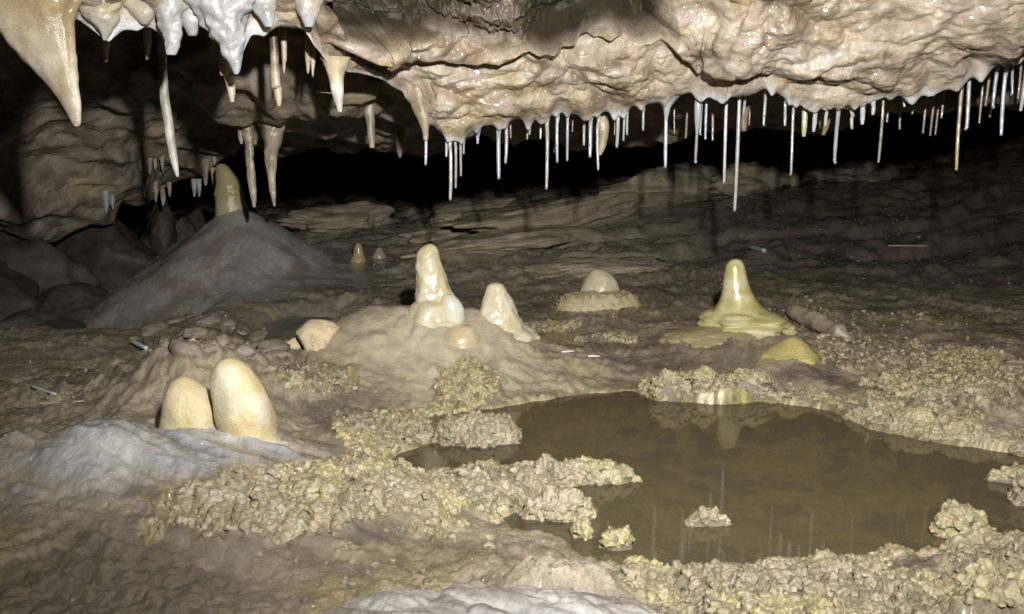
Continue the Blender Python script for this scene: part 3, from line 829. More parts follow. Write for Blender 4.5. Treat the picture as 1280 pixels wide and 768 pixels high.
for i, (a, b, wd, dd, lk) in enumerate(STRAWS):
    xl = D(a, b, 1.28)[0]
    y0 = float(lip_at(xl)[0]) + 0.012 + dd
    tip = D(a, b, y0)
    rad = wd / F * y0 * 0.5 * rng.uniform(.62, .95)
    zt = roof_z(tip[0], tip[1], tip[2]) 
    if zt - tip[2] > 0.25:
        zt = tip[2] + 0.25
    ztop = zt + 0.012
    Ln = ztop - tip[2]
    n = 7
    path = []
    bx = rng.normal() * 0.003 * Ln / 0.1
    flare = 2.6 if lk in 'wt' and dd < .03 else 1.7
    for k in range(n):
        t = k / (n - 1)
        zz = ztop - Ln * t
        above = (zz - (zt - 0.010)) / 0.014
        r_ = rad * (1 + (flare - 1) * float(np.clip(above, 0, 1)) ** 1.5) * (1.12 - 0.18 * t)
        path.append((tip[0] + bx * (1 - t) * t, tip[1] + 0.003 * math.sin(t * 3 + i), zz, r_))
    path.insert(1, (tip[0], tip[1], zt - 0.010 if Ln > .03 else zt - Ln * .2, rad * 1.2)) if Ln > .03 else None
    path = sorted(path, key=lambda q: -q[2])
    path[-1] = path[-1][:3] + (rad * (0.8 if lk != 't' else 0.6),)
    if a == 869.5:
        path = [q[:3] + (q[3] * (1.7 if (q[2] - tip[2]) > 0.42 * Ln else 0.75),) for q in path]
    if a == 831.5:
        path = [q[:3] + (q[3] * (1 + 1.8 * max(0, (q[2] - (zt - 0.02)) / 0.03)),) for q in path]
    wcol = mix(np.array([0.44, 0.47, 0.53]), np.array([0.46, 0.43, 0.36]), rng.random() ** 2.5) * rng.uniform(.75, 1.08)
    cf = {'w': grad_col([0.45, 0.43, 0.40], wcol, 0.05, 0.5), 't': grad_col([0.55, 0.53, 0.48], [0.52, 0.53, 0.54], 0.1, 0.7), 'd': const_col([0.30, 0.25, 0.19]), 'a': grad_col([0.30, 0.23, 0.15], [0.42, 0.30, 0.14], 0.3, 0.8)}[lk]
    if a == 1098:
        cf = grad_col([0.24, 0.2, 0.15], wcol, 0.5, 0.85)
    if a == 869.5:
        cf = grad_col(wcol, [0.40, 0.34, 0.27], 0.5, 0.7)
    if a == 1004:
        cf = const_col([0.55, 0.49, 0.34])
    o = tube('soda_straw', path, M_STRAW, segs=12, rows=26, namp=0.10, nfreq=150, colf=cf, wet=0.5, seed=i)
    recenter(o, (tip[0], tip[1], ztop))
    lb, gr = straw_label(a, b, lk, zt - tip[2])
    tag(o, lb, 'soda straw', gr)
    if lk == 'w' and wd >= 4.5:
        add_drop(o, (0, 0, tip[2] - ztop - 0.0005), rad * 0.8)

# ------------------------------------------------------------------ stalactites
def stalactite(pts, y0, label, c0, c1, mat=None, group=None, namp=0.12, nfreq=60, wet=0.5, segs=24, rows=50, name='stalactite', squash=0.85, dy=0.0, ca=0.3, cb=0.95, up=0.03, lobes=None, maxup=0.25, rootw=1.35):
    """pts: (px, py, half width px) from root to tip"""
    path = []
    for k, (a, b, hw) in enumerate(pts):
        q = D(a, b, y0 + dy * k / max(1, len(pts) - 1))
        path.append((q[0], q[1], q[2], hw / F * q[1]))
    r0 = path[0]
    zr = roof_z(r0[0], r0[1], r0[2] - 0.005, r0[2] + 0.03)
    if 0 < zr - r0[2] < maxup:
        path.insert(0, (r0[0] - (path[1][0] - r0[0]) * .1, r0[1], zr + 0.01, r0[3] * rootw))
    else:
        path.insert(0, (r0[0], r0[1], r0[2] + up, r0[3] * 1.2))
    o = tube(name, path, mat or M_STAL, segs=segs, rows=rows, namp=namp, nfreq=nfreq, colf=grad_col(c0, c1, ca, cb, .2), wet=wet, seed=int(pts[0][0]), squash=squash, lobes=lobes)
    recenter(o, path[0][:3])
    return tag(o, label, 'stalactite', group)

TAN = [0.36, 0.29, 0.19]; PALE = [0.37, 0.34, 0.28]; WHT = [0.37, 0.37, 0.375]; DTAN = [0.22, 0.17, 0.11]; AMB = [0.46, 0.35, 0.17]
stalactite([(36, -40, 66), (40, 0, 56), (48, 40, 43), (62, 75, 29), (78, 108, 18), (90, 135, 11), (95, 152, 7), (96, 158, 3)], .80,
           'big tan curtain stalactite tapering to a blunt pale tip at the upper corner', [0.26, 0.20, 0.11], [0.37, 0.33, 0.26], ca=.45, cb=1.0, namp=0.2, nfreq=30, segs=64, rows=110, wet=0.45, squash=0.5,
           lobes=lambda t, a: 0.16 * np.sin(2 * a + 0.8 + t * 1.5) * (1 - t) + 0.10 * np.abs(np.sin(3.5 * a + 2.2 * t)) * (1 - t) + 0.03 * np.sin(11 * a + 4 * t) * (1 - t))
stalactite([(118, -6, 34), (126, 18, 22), (131, 36, 10), (132, 51, 3.5)], .95, 'cream knobbly drapery tip beside the big curtain stalactite', [0.52, 0.44, 0.27], PALE, namp=0.36, nfreq=70, segs=32)
stalactite([(172, -8, 26), (176, 12, 17), (180, 26, 9), (181, 31, 4)], .97, 'short blunt cream lobe between two drapery tips', [0.50, 0.44, 0.30], PALE, namp=0.25, nfreq=50)
stalactite([(212, -4, 24), (211, 20, 17), (214, 42, 10.5), (215, 58, 8), (214, 69, 5)], .97, 'white finger shaped stalactite with rounded tip on the drapery row', PALE, WHT, namp=0.36, nfreq=75, segs=28)
stalactite([(236, 0, 16), (238, 20, 14), (240, 38, 9), (240, 45, 5)], .985, 'low white lump beside the white finger stalactite', PALE, WHT, namp=0.25, nfreq=60)
stalactite([(268, -16, 40), (277, 18, 31), (286, 46, 20), (291, 68, 12), (295, 86, 6), (295, 93, 3)], .98, 'broad white triangular stalactite with pitted face on the drapery row', [0.50, 0.46, 0.36], WHT, namp=0.36, nfreq=75, segs=40, rows=70, ca=.05, cb=.5)
stalactite([(281, 78, 8), (286, 95, 6.5), (289, 112, 5), (290, 128, 3)], 1.06, 'small ivory stalactite tip behind the broad white triangle', TAN, [0.50, 0.45, 0.33], rootw=.7)
stalactite([(330, 8, 14), (334, 22, 9), (336, 34, 4)], 1.0, 'tiny white knob on the ceiling rim near the broad triangle', PALE, WHT, namp=.25)
stalactite([(384, 10, 16), (386, 24, 9), (386, 34, 4)], 1.03, 'tiny pale knob on the ceiling rim before the dark hollow', PALE, WHT, namp=.25)
stalactite([(344, 92, 5.5), (346, 108, 6), (348, 122, 4.5), (349, 133, 2)], 1.12, 'short brown stalactite with white tip hanging alone in the dark hollow', [0.10, 0.08, 0.05], [0.45, 0.38, 0.28], rootw=.75, ca=.55)
st = stalactite([(420, 84, 13), (421, 104, 8.5), (423, 122, 6.5), (425, 140, 2.5)], 1.12, 'ivory stalactite with amber streaks and a side spur below the ledge corner', [0.50, 0.42, 0.28], [0.62, 0.60, 0.52], wet=.8)
rz = st.location
q0 = D(414, 117, 1.12); q1 = D(396, 115, 1.115)
sp = tube('spur', [(q0[0], q0[1], q0[2], .006), ((q0[0] + q1[0]) / 2, q1[1], (q0[2] + q1[2]) / 2, .0035), (q1[0], q1[1], q1[2] - .0005, .001)], M_STAL, parent=st, segs=10, rows=12, colf=const_col([.6, .56, .46]))
sp.location = (-rz[0], -rz[1], -rz[2])
stalactite([(204, 92, 5), (206, 125, 5.6), (211, 158, 6), (215, 185, 5.4), (219, 208, 3.8), (222, 221, 1.6)], 1.2, 'long slender pale grey stalactite leaning slightly, hanging in the dark hollow', [0.26, 0.23, 0.18], [0.56, 0.53, 0.46], namp=.08, rows=60)
stalactite([(309, 160, 7), (311, 180, 5.6), (313, 205, 5), (315, 228, 5), (317, 245, 4), (318, 259, 1.8)], 1.55, 'slender lumpy tan stalactite hanging right of the stalagmite on the cone', [0.30, 0.25, 0.16], [0.44, 0.37, 0.27], namp=.30, nfreq=90, rows=60)
stalactite([(340, 160, 15), (341, 178, 11), (339, 196, 8), (339, 215, 5.5), (341, 238, 4), (343, 258, 1.6)], 1.55, 'tan stalactite with a broad flat root and thin tip above the cone', [0.34, 0.28, 0.2], [0.44, 0.37, 0.27], namp=.2, nfreq=70, rows=60)
stalactite([(301, 160, 4), (301, 172, 3), (302, 180, 1.5)], 1.56, 'tiny pale stalactite left of the slender lumpy one', TAN, PALE, rows=20)
stalactite([(321, 160, 4.5), (320, 172, 3.5), (319, 181, 1.5)], 1.57, 'tiny pale stalactite between the slender and the broad rooted one', TAN, PALE, rows=20)
stalactite([(461, 110, 7), (462, 140, 6), (464, 165, 5), (465, 185, 3)], 1.45, 'dim grey stalactite hanging behind the left end of the pale ledge', DTAN, [0.36, 0.31, 0.25])
stalactite([(500, 176, 5), (500, 190, 3.5), (500, 197, 1.5)], 1.7, 'tiny dim stalactite below the shelf behind the ledge corner', DTAN, TAN, rows=20)
stalactite([(524, 128, 12), (529, 148, 8), (532, 166, 4), (532, 175, 3)], 1.262, 'brown knob on the side of the ledge that carries a lone straw', [0.34, 0.27, 0.18], [0.40, 0.33, 0.25])
stalactite([(753, 140, 9), (754, 165, 7.5), (753, 182, 5), (750, 194, 2)], 1.36, 'brown cone stalactite behind the white straws of the middle ledge', [0.30, 0.23, 0.15], [0.45, 0.38, 0.26])
stalactite([(1030, 135, 10), (1030, 155, 7), (1029, 169, 2.5)], 1.4, 'small brown cone stalactite behind the white stubs of the right ledge', DTAN, [0.30, 0.24, 0.16])
stalactite([(930, 135, 7), (930, 150, 5), (930, 164, 3)], 1.4, 'brown stub stalactite in the recess before the longest straw', DTAN, [0.26, 0.21, 0.15])
# little stalactites along the shelf at the back left
for k, (a, b, hw, ln) in enumerate([(133, 266, 3.0, 12), (141, 262, 2.5, 12), (182, 247, 3.6, 16), (195, 252, 3.2, 18), (204, 257, 4.4, 24), (212, 246, 2.6, 14), (243, 246, 3.2, 18), (249, 246, 3.2, 18), (257, 232, 4.5, 24), (267, 232, 3.0, 18),
                                    (176, 214, 2.5, 12), (187, 218, 3.2, 16), (194, 212, 2.4, 10), (203, 212, 2.6, 12), (268, 206, 2.4, 10)]):
    white = k in (0, 1, 6, 7, 2)
    low = k < 10
    hit = bv2.ray_cast(Vector((0, 0, H)), Vector(ray(a, b - ln).tolist()).normalized())
    dep = hit[0].y if hit[0] is not None and hit[0].y < 2.4 else 2.0
    stalactite([(a - .5, b - ln, hw * 1.1), (a, b - ln * .5, hw * .8), (a, b, hw * .35)], dep - .004,
               ('small white stalactite fringing the lower edge of the brown back shelf' if white else 'small tan stalactite fringing the lower edge of the brown back shelf') if low else 'tiny tan stalactite in the parting above the brown back shelf',
               WHT if white else TAN, WHT if white else [.45, .38, .28], group=('white fringe stalactites' if white else 'tan fringe stalactites') if low else 'parting stalactites', segs=12, rows=16, maxup=0.02, up=.008)
# faint ones deep in the dark hollow
for a, b, hw in [(132, 78, 5), (184, 75, 4), (355, 92, 2.5), (385, 92, 3), (391, 96, 2.5)]:
    stalactite([(a, b - 34, hw * 1.4), (a, b - 15, hw), (a, b, hw * .4)], 1.16, 'faint small stalactite in the dark hollow behind the drapery row', TAN, [.45, .38, .27], group='faint stalactites of the hollow', segs=12, rows=16)

# ------------------------------------------------------------------ stalagmites
def stalagmite(pts, y0, label, colf, mat=None, name='stalagmite', squash=0.9, namp=0.07, nfreq=35, segs=56, rows=80, wet=0.7, lobes=None, ringamp=0.0, ringfreq=0, sink=0.03, parent=None, tagit=True):
    """pts: (px, py, half width px) from foot to tip"""
    path = []
    for a, b, hw in pts:
        q = D(a, b, y0)
        path.append((q[0], q[1], q[2], hw / F * y0))
    f0 = path[0]
    path.insert(0, (f0[0], f0[1], f0[2] - sink, f0[3] * 1.12))
    o = tube(name, path, mat or M_WAX, parent=parent, segs=segs, rows=rows, namp=namp, nfreq=nfreq, colf=colf, wet=wet, seed=int(pts[0][0]) % 50, squash=squash, lobes=lobes, ringamp=ringamp, ringfreq=ringfreq)
    if tagit:
        recenter(o, f0[:3])
        tag(o, label, 'stalagmite')
    return o

# two egg shaped stalagmites on the grey flow
ye = float(on_floor(300, 556)[1]) + 0.03
def egg_col(t, Vt, n):
    m = fbm(Vt[:, 0] * 28, Vt[:, 1] * 28, Vt[:, 2] * 28, 3)
    c = mix([0.45, 0.37, 0.20], [0.49, 0.44, 0.31], sstep(-.25, .35, m))
    c = mix(c, [0.42, 0.27, 0.13], sstep(.3, .9, fbm(Vt[:, 0] * 45 + 3, Vt[:, 1] * 45, Vt[:, 2] * 45, 2)) * .5)
    c = mix(c, [0.50, 0.49, 0.47], sstep(.42, .22, t + .10 * m))
    return c
def egg_col2(t, Vt, n):
    return mix(egg_col(t, Vt, n), [0.50, 0.43, 0.24], 0.5 * sstep(.3, .5, t))
stalagmite([(316, 560, 42), (313, 546, 35), (307, 517, 37.5), (299, 490, 34), (292, 470, 28), (288, 456, 19), (286, 450, 10), (286, 448, 3)], ye,
           'tall yellow egg shaped stalagmite with orange stains on the grey flow', egg_col, mat=M_EGG, wet=.55, namp=.16, nfreq=22, segs=72)
stalagmite([(244, 554, 52), (241, 537, 42), (238, 511, 37), (233, 490, 28), (230, 479, 18), (229, 473, 9), (229, 471, 3)], ye + .015,
           'smaller round cream stalagmite touching the tall egg shaped one', egg_col2, mat=M_EGG, wet=.55, namp=.16, nfreq=22, segs=72)

# twin wet stalagmites in the middle
ym = float(on_floor(545, 405)[1]) + 0.035
def cream_col(t, Vt, n):
    m = fbm(Vt[:, 0] * 40, Vt[:, 1] * 40, Vt[:, 2] * 30, 3)
    c = mix(mix([0.46, 0.41, 0.26], [0.54, 0.51, 0.39], sstep(-.3, .5, m)), [0.38, 0.31, 0.14], sstep(.75, 1, t) * .5)
    return mix(c, [0.30, 0.24, 0.14], sstep(.22, .02, t + .1 * m) * .7)
root = thing('stalagmite', (D(545, 400, ym)), 'tall cream wet stalagmite with bulging foot, leaning beside a shorter one', 'stalagmite')
def child(o):
    o.location = -root.location
    return o
child(stalagmite([(548, 402, 46), (547, 388, 33), (542, 364, 23), (538, 340, 18), (535, 322, 15), (536, 312, 12), (537, 307, 7), (537, 305, 2)], ym, '', cream_col, name='shaft', namp=.12, nfreq=75, ringamp=.022, ringfreq=330, parent=root, tagit=False))
child(stalagmite([(541, 400, 34), (540, 388, 30), (539, 380, 24), (539, 374, 13), (539, 372, 3)], ym - .010, '', cream_col, name='foot_lobe', namp=.16, nfreq=40, parent=root, tagit=False))
child(stalagmite([(565, 394, 16), (564, 384, 15.5), (562, 375, 12), (561, 369, 6), (561, 368, 2)], ym - .018, '', lambda t, Vt, n: mix(cream_col(t, Vt, n), [.52, .53, .48], .5 + 0 * t), name='foot_lobe', namp=.04, nfreq=40, parent=root, tagit=False))
ym2 = ym + .015
stalagmite([(622, 420, 52), (623, 406, 33), (622, 388, 24), (621, 371, 17), (620, 360, 12.5), (620, 355, 8), (620, 353.5, 2)], ym2,
           'shorter cream wet stalagmite with flat tip beside the tall leaning one', cream_col, namp=.11, nfreq=70, ringamp=.02, ringfreq=300)
stalagmite([(576, 424, 26), (577, 415, 20), (578, 408, 12), (578, 406, 3)], ym - .045, 'low smooth beige bump at the foot of the two cream stalagmites',
           const_col([0.42, 0.35, 0.22]), namp=.05, name='stalagmite_bump')

# dome on its coral block
yd = float(on_floor(750, 385)[1]) + .03
blk = thing('coral_block', on_floor(750, 390), 'low flat topped block of tan coral crust carrying a cream dome', 'rock')

# right hand terraced cone
yr = float(on_floor(920, 412)[1]) + .02
root_r = thing('stalagmite', D(925, 412, yr), 'yellow green cone stalagmite with terraced skirt on the far shore of the pool', 'stalagmite')
def lime_col(t, Vt, n):
    m = fbm(Vt[:, 0] * 30, Vt[:, 1] * 30, Vt[:, 2] * 60, 3)
    return mix(mix([0.36, 0.31, 0.12], [0.44, 0.41, 0.24], sstep(-.3, .5, m)), [0.25, 0.21, 0.12], sstep(.2, .0, t + .15 * m))
o = stalagmite([(924, 396, 44), (924, 384, 30), (922, 370, 21), (920, 355, 16.5), (919, 342, 14), (919, 332, 11.5), (920, 326, 7), (920, 324, 2)], yr, '', lime_col, name='shaft', namp=.05, nfreq=40, parent=root_r, tagit=False); o.location = -root_r.location
o = stalagmite([(930, 412, 58), (930, 404, 54), (928, 395, 48), (926, 389, 34), (925, 386, 8)], yr - .005, '', lime_col, name='skirt', mat=M_EGG, namp=.22, nfreq=30, parent=root_r, tagit=False, ringamp=.03, ringfreq=700, wet=.1); o.location = -root_r.location
o = stalagmite([(905, 428, 78), (905, 421, 70), (906, 415, 56), (907, 410, 30), (907, 408, 8)], yr - .03, '', const_col([0.27, 0.225, 0.12]), wet=.1, name='skirt', mat=M_EGG, namp=.3, nfreq=26, parent=root_r, tagit=False, squash=.7); o.location = -root_r.location
stalagmite([(990, 446, 40), (990, 438, 29), (991, 430, 18), (991, 424, 9), (991, 421.5, 2.5)], float(on_floor(990, 445)[1]) + .015, 'low olive yellow cone in front of the terraced cone stalagmite', grad_col([0.22, 0.18, 0.09], [0.34, 0.29, 0.11], 0.1, .6, .2), mat=M_EGG, wet=.2, name='stalagmite', namp=.12)

# top of the big cone
def top_col(t, Vt, n):
    return mix([0.40, 0.34, 0.21], [0.34, 0.29, 0.17], sstep(.4, .8, t))
root_c = thing('stalagmite', CONE, 'olive tan two stage stalagmite standing on the summit of the big brown cone', 'stalagmite')
o = stalagmite([(290, 270, 21), (289, 255, 19.5), (287, 243, 17.5), (286, 236, 16), (286, 233, 8)], CONE[1], '', top_col, mat=M_STAL, name='lower_stage', namp=.05, parent=root_c, tagit=False, sink=.02); o.location = -root_c.location
o = stalagmite([(286, 238, 17), (285, 229, 15), (281, 218, 11), (278, 209, 8), (277, 205, 4)], CONE[1], '', const_col([.35, .30, .16]), mat=M_STAL, name='upper_stage', namp=.06, parent=root_c, tagit=False, sink=.01); o.location = -root_c.location
p = on_floor(448, 326)
stalagmite([(448, 328, 11), (448, 318, 7), (448, 309, 5), (448, 304, 2)], float(p[1]), 'tiny tan stalagmite on the back floor right of the big cone', const_col([.36, .28, .15]), rows=30, segs=24)
stalagmite([(474, 322, 9), (474, 315, 6), (474, 310, 2)], float(on_floor(474, 321)[1]), 'tiny rounded stub beside the tiny tan stalagmite', const_col([.32, .27, .18]), rows=24, segs=20)

# ------------------------------------------------------------------ rocks
import bmesh
def rock_verts(seed, sub=4, cuts=9, cutd=(0.62, 0.95), rough=0.07):
    bm = bmesh.new()
    bmesh.ops.create_icosphere(bm, subdivisions=sub, radius=1.0)
    vs = np.array([vv.co[:] for vv in bm.verts]); fs = np.array([[q.index for q in f.verts] for f in bm.faces])
    bm.free()
    r = np.random.default_rng(seed)
    dist = np.full(len(vs), 9.0)
    for k in range(cuts):
        n = r.normal(size=3); n /= np.linalg.norm(n)
        dd = r.uniform(*cutd)
        dp = vs @ n
        dist = np.minimum(dist, np.where(dp > 0.05, dd / np.maximum(dp, 0.05), 9.0))
    dist = np.minimum(dist, 1.15)
    vs = vs * dist[:, None]
    vs = vs * (1 + rough * fbm(vs[:, 0] * 2 + seed, vs[:, 1] * 2, vs[:, 2] * 2, 4))[:, None]
    return vs, fs

def rock(name, c, size, label, col, seed, rot=0.0, mat=None, cat='rock', group=None, sub=4, cuts=9, rough=0.07, var=.25, tilt=0.0, parent=None):
    vs, fs = rock_verts(seed, sub, cuts, rough=rough)
    vs = vs * np.array(size)
    ct, st_ = math.cos(tilt), math.sin(tilt)
    vs = np.stack([vs[:, 0] * ct - vs[:, 2] * st_, vs[:, 1], vs[:, 0] * st_ + vs[:, 2] * ct], -1)
    cr_, sr_ = math.cos(rot), math.sin(rot)
    vs = np.stack([vs[:, 0] * cr_ - vs[:, 1] * sr_, vs[:, 0] * sr_ + vs[:, 1] * cr_, vs[:, 2]], -1)
    m = fbm(vs[:, 0] * 30 + seed, vs[:, 1] * 30, vs[:, 2] * 40, 3)
    cols = np.asarray(col)[None] * (1 + var * m)[:, None]
    o = mesh_obj(name, vs, fs, mat or M_ROCK, parent=parent, cols=cols, wet=0.1)
    o.location = [float(t) for t in c]
    if label:
        tag(o, label, cat, group)
    return o

p = on_floor(396, 436)
rock('loose_stone', (p[0], p[1] + .015, p[2] + .008), (.027, .02, .024), 'pale pointed loose stone lying left of the cream stalagmites', [.46, .38, .24], 12, .5, cuts=11)
p = on_floor(377, 432)
rock('loose_stone', (p[0] - .002, p[1] + .01, p[2] + .002), (.02, .012, .008), 'small flat pale chip leaning on the pale pointed stone', [.46, .38, .24], 15, .9, cuts=11, sub=3)

# boulders in the dark left
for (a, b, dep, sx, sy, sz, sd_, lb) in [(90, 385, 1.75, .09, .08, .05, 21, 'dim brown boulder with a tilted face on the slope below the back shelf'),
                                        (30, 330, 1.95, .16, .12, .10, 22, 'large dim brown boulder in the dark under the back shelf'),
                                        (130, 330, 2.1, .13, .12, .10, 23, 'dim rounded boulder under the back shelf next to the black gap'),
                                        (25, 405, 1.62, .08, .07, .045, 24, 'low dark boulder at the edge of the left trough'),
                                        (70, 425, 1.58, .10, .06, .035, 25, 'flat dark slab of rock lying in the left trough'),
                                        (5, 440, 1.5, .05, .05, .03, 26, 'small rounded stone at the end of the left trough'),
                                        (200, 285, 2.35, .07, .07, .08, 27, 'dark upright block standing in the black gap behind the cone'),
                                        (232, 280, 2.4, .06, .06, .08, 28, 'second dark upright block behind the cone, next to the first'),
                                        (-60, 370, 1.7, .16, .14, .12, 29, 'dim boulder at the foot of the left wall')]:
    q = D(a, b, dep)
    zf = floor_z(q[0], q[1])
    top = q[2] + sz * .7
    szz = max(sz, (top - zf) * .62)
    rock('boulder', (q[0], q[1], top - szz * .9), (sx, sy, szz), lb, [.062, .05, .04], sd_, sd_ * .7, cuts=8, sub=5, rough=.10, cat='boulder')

# slabs of the bedded back slope
SL = [(640, 296, 2.05, .24, .09, .020, .18, 'long low rock slab of the bedded slope behind the cream stalagmites'),
      (700, 272, 2.25, .30, .10, .028, .26, 'long thick tilted rock slab on the back slope under the straws'),
      (560, 285, 2.2, .14, .08, .016, .30, 'small tilted rock slab at the lower end of the back slope'),
      (590, 262, 2.4, .15, .09, .020, .35, 'grey tilted slab wedged below the black gap'),
      (830, 246, 2.45, .22, .10, .040, .20, 'thick blocky rock slab near the top of the back slope'),
      (930, 236, 2.5, .16, .10, .036, .10, 'blocky grey rock slab behind the longest straw'),
      (760, 318, 1.85, .17, .07, .014, .06, 'low flat slab behind the coral block'),
      (430, 288, 2.5, .16, .10, .030, .05, 'dim lumpy slab behind the right flank of the big cone'),
      (1060, 222, 2.6, .18, .12, .03, .05, 'dim slab at the top of the right slope under the black gap')]
for k, (a, b, dep, sx, sy, sz, rt, lb) in enumerate(SL):
    q = D(a, b, dep)
    zf = floor_z(q[0], q[1])
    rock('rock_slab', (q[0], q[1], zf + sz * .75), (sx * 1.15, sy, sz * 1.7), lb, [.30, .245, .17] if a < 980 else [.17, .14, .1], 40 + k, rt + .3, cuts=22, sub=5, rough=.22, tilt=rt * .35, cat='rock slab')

# rubble on the rough ridge in front of the cone
rr2 = np.random.default_rng(77)
RUB = [(215, 402), (238, 395), (262, 400), (285, 404), (300, 415), (318, 424), (250, 415), (228, 418), (275, 425), (300, 438), (330, 440), (205, 425), (345, 432), (190, 412), (260, 437), (350, 446), (170, 425), (235, 436)]
for k, (a, b) in enumerate(RUB):
    p = on_floor(a, b)
    sz = rr2.uniform(.008, .018)
    rock('rubble_stone', (p[0], p[1], p[2] - sz * .08), (sz * 1.4, sz, sz * .55), 'small brown rubble stone bedded in the rough ridge before the big cone', [.20, .17, .13], 200 + k, rr2.uniform(0, 6), cuts=14, sub=3, rough=.12, tilt=rr2.uniform(-.4, .4), group='rubble of the rough ridge')

# fallen stalactite behind the terraced cone
a0 = on_floor(984, 396); a1 = on_floor(1050, 420)
tube_pts = [(a0[0], a0[1], a0[2] + .010, .004), (a0[0] * .9 + a1[0] * .1, a0[1] * .9 + a1[1] * .1, a0[2] + .011, .011), ((a0[0] + a1[0]) / 2, (a0[1] + a1[1]) / 2, (a0[2] + a1[2]) / 2 + .009, .013), (a1[0], a1[1], a1[2] + .004, .012), (a1[0] + .01, a1[1] - .01, a1[2] - .002, .004)]
def lying(name, pts, mat, colf, label, cat, rad_noise=.1, segs=16, rows=24, wet=.3, nfreq=60):
    pts = np.asarray(pts, float)
    ax = pts[-1, :3] - pts[0, :3]; ax /= np.linalg.norm(ax)
    s1_ = np.cross(ax, [0, 0, 1.0]); s1_ /= np.linalg.norm(s1_); s2_ = np.cross(s1_, ax)
    t = np.linspace(0, 1, rows); tq = np.linspace(0, 1, len(pts))
    c = np.stack([np.interp(t, tq, pts[:, k]) for k in range(4)], -1)
    a = np.linspace(0, 2 * np.pi, segs, endpoint=False)
    off = np.cos(a)[None, :, None] * s1_ + np.sin(a)[None, :, None] * s2_
    Pn = c[:, None, :3] + off * c[:, None, 3:4]
    nn = fbm(Pn[..., 0] * nfreq, Pn[..., 1] * nfreq, Pn[..., 2] * nfreq, 3)
    Pn = c[:, None, :3] + off * c[:, None, 3:4] * (1 + rad_noise * nn)[..., None]
    Vt = np.vstack([Pn.reshape(-1, 3), c[0, :3], c[-1, :3]])
    fc = grid_faces(rows, segs, True)
    k = np.arange(segs); k2 = (k + 1) % segs; n0 = rows * segs
    tri = np.vstack([fc[:, [0, 1, 2]], fc[:, [0, 2, 3]], np.stack([np.full(segs, n0), k2, k], -1), np.stack([np.full(segs, n0 + 1), (rows - 1) * segs + k, (rows - 1) * segs + k2], -1)])
    o = mesh_obj(name, Vt, tri, mat, cols=colf(np.zeros(len(Vt)), Vt, np.concatenate([nn.ravel(), [0, 0]])), wet=wet)
    recenter(o, c[0, :3])
    return tag(o, label, cat)
lying('fallen_stalactite', tube_pts, M_STAL, const_col([.27, .23, .16], .5), 'brown fallen stalactite lying beside the terraced cone stalagmite', 'stalactite', rad_noise=.3, nfreq=45, rows=40)
# broken pieces of straw
for a, b, a2, b2, rpx, lb, cc_ in [(165, 433, 184, 438, 4.5, 'short white broken straw with a round end on the rough ridge', [.62, .66, .68]),
                              (182, 434, 212, 437, 5, 'beige broken stalactite piece lying next to the white broken straw', [.36, .29, .2]),
                              (216, 437, 236, 437, 6, 'yellowish rounded fragment at the end of the broken stalactite piece', [.46, .41, .26]),
                              (40, 489, 70, 496, 2.6, 'thin white broken straw lying on the dark left floor', [.60, .66, .68]),
                              (48, 510, 106, 504, 1.8, 'thin beige sliver of straw below the thin white broken straw', [.40, .34, .26]),
                              (702, 441, 718, 441, 2.2, 'small white calcite flake lying on the brown floor before the pool', [.7, .7, .68]),
                              (735, 446, 750, 448, 1.8, 'second small white flake right of the first one', [.7, .7, .68]),
                              (1110, 308, 1160, 313, 1.6, 'thin tan sliver of straw lying on the dark right slope', [.45, .38, .28]),
                              (938, 315, 956, 316, 5, 'pale grey pebble on the dark slope behind the terraced cone', [.42, .45, .46]),
                              (884, 755, 890, 756, 3, 'tiny white flake on the near coral bank', [.75, .75, .72]),
                              (532, 520, 542, 514, 2.5, 'white chip lying in the gap beside the coral island', [.6, .58, .55])]:
    p0 = on_floor(a, b); p1 = on_floor(a2, b2)
    if np.linalg.norm(p1 - p0) > .12:
        p1 = p0 + (p1 - p0) * .08 / np.linalg.norm(p1 - p0)
    rr_ = rpx / F * np.linalg.norm(p0) * .6
    cc_ = [q * .8 for q in cc_]
    mid = (p0 + p1) / 2
    zz = max(floor_z(*p0[:2]), floor_z(*p1[:2]), floor_z(*mid[:2])) + rr_ * .7
    lying('calcite_fragment', [(p0[0], p0[1], zz, rr_ * .8), (p0[0] * .8 + p1[0] * .2, p0[1] * .8 + p1[1] * .2, zz, rr_), (mid[0], mid[1], zz, rr_), (p1[0], p1[1], zz, rr_ * .75)], M_STRAW, const_col(cc_), lb, 'fragment', segs=10, rows=10)

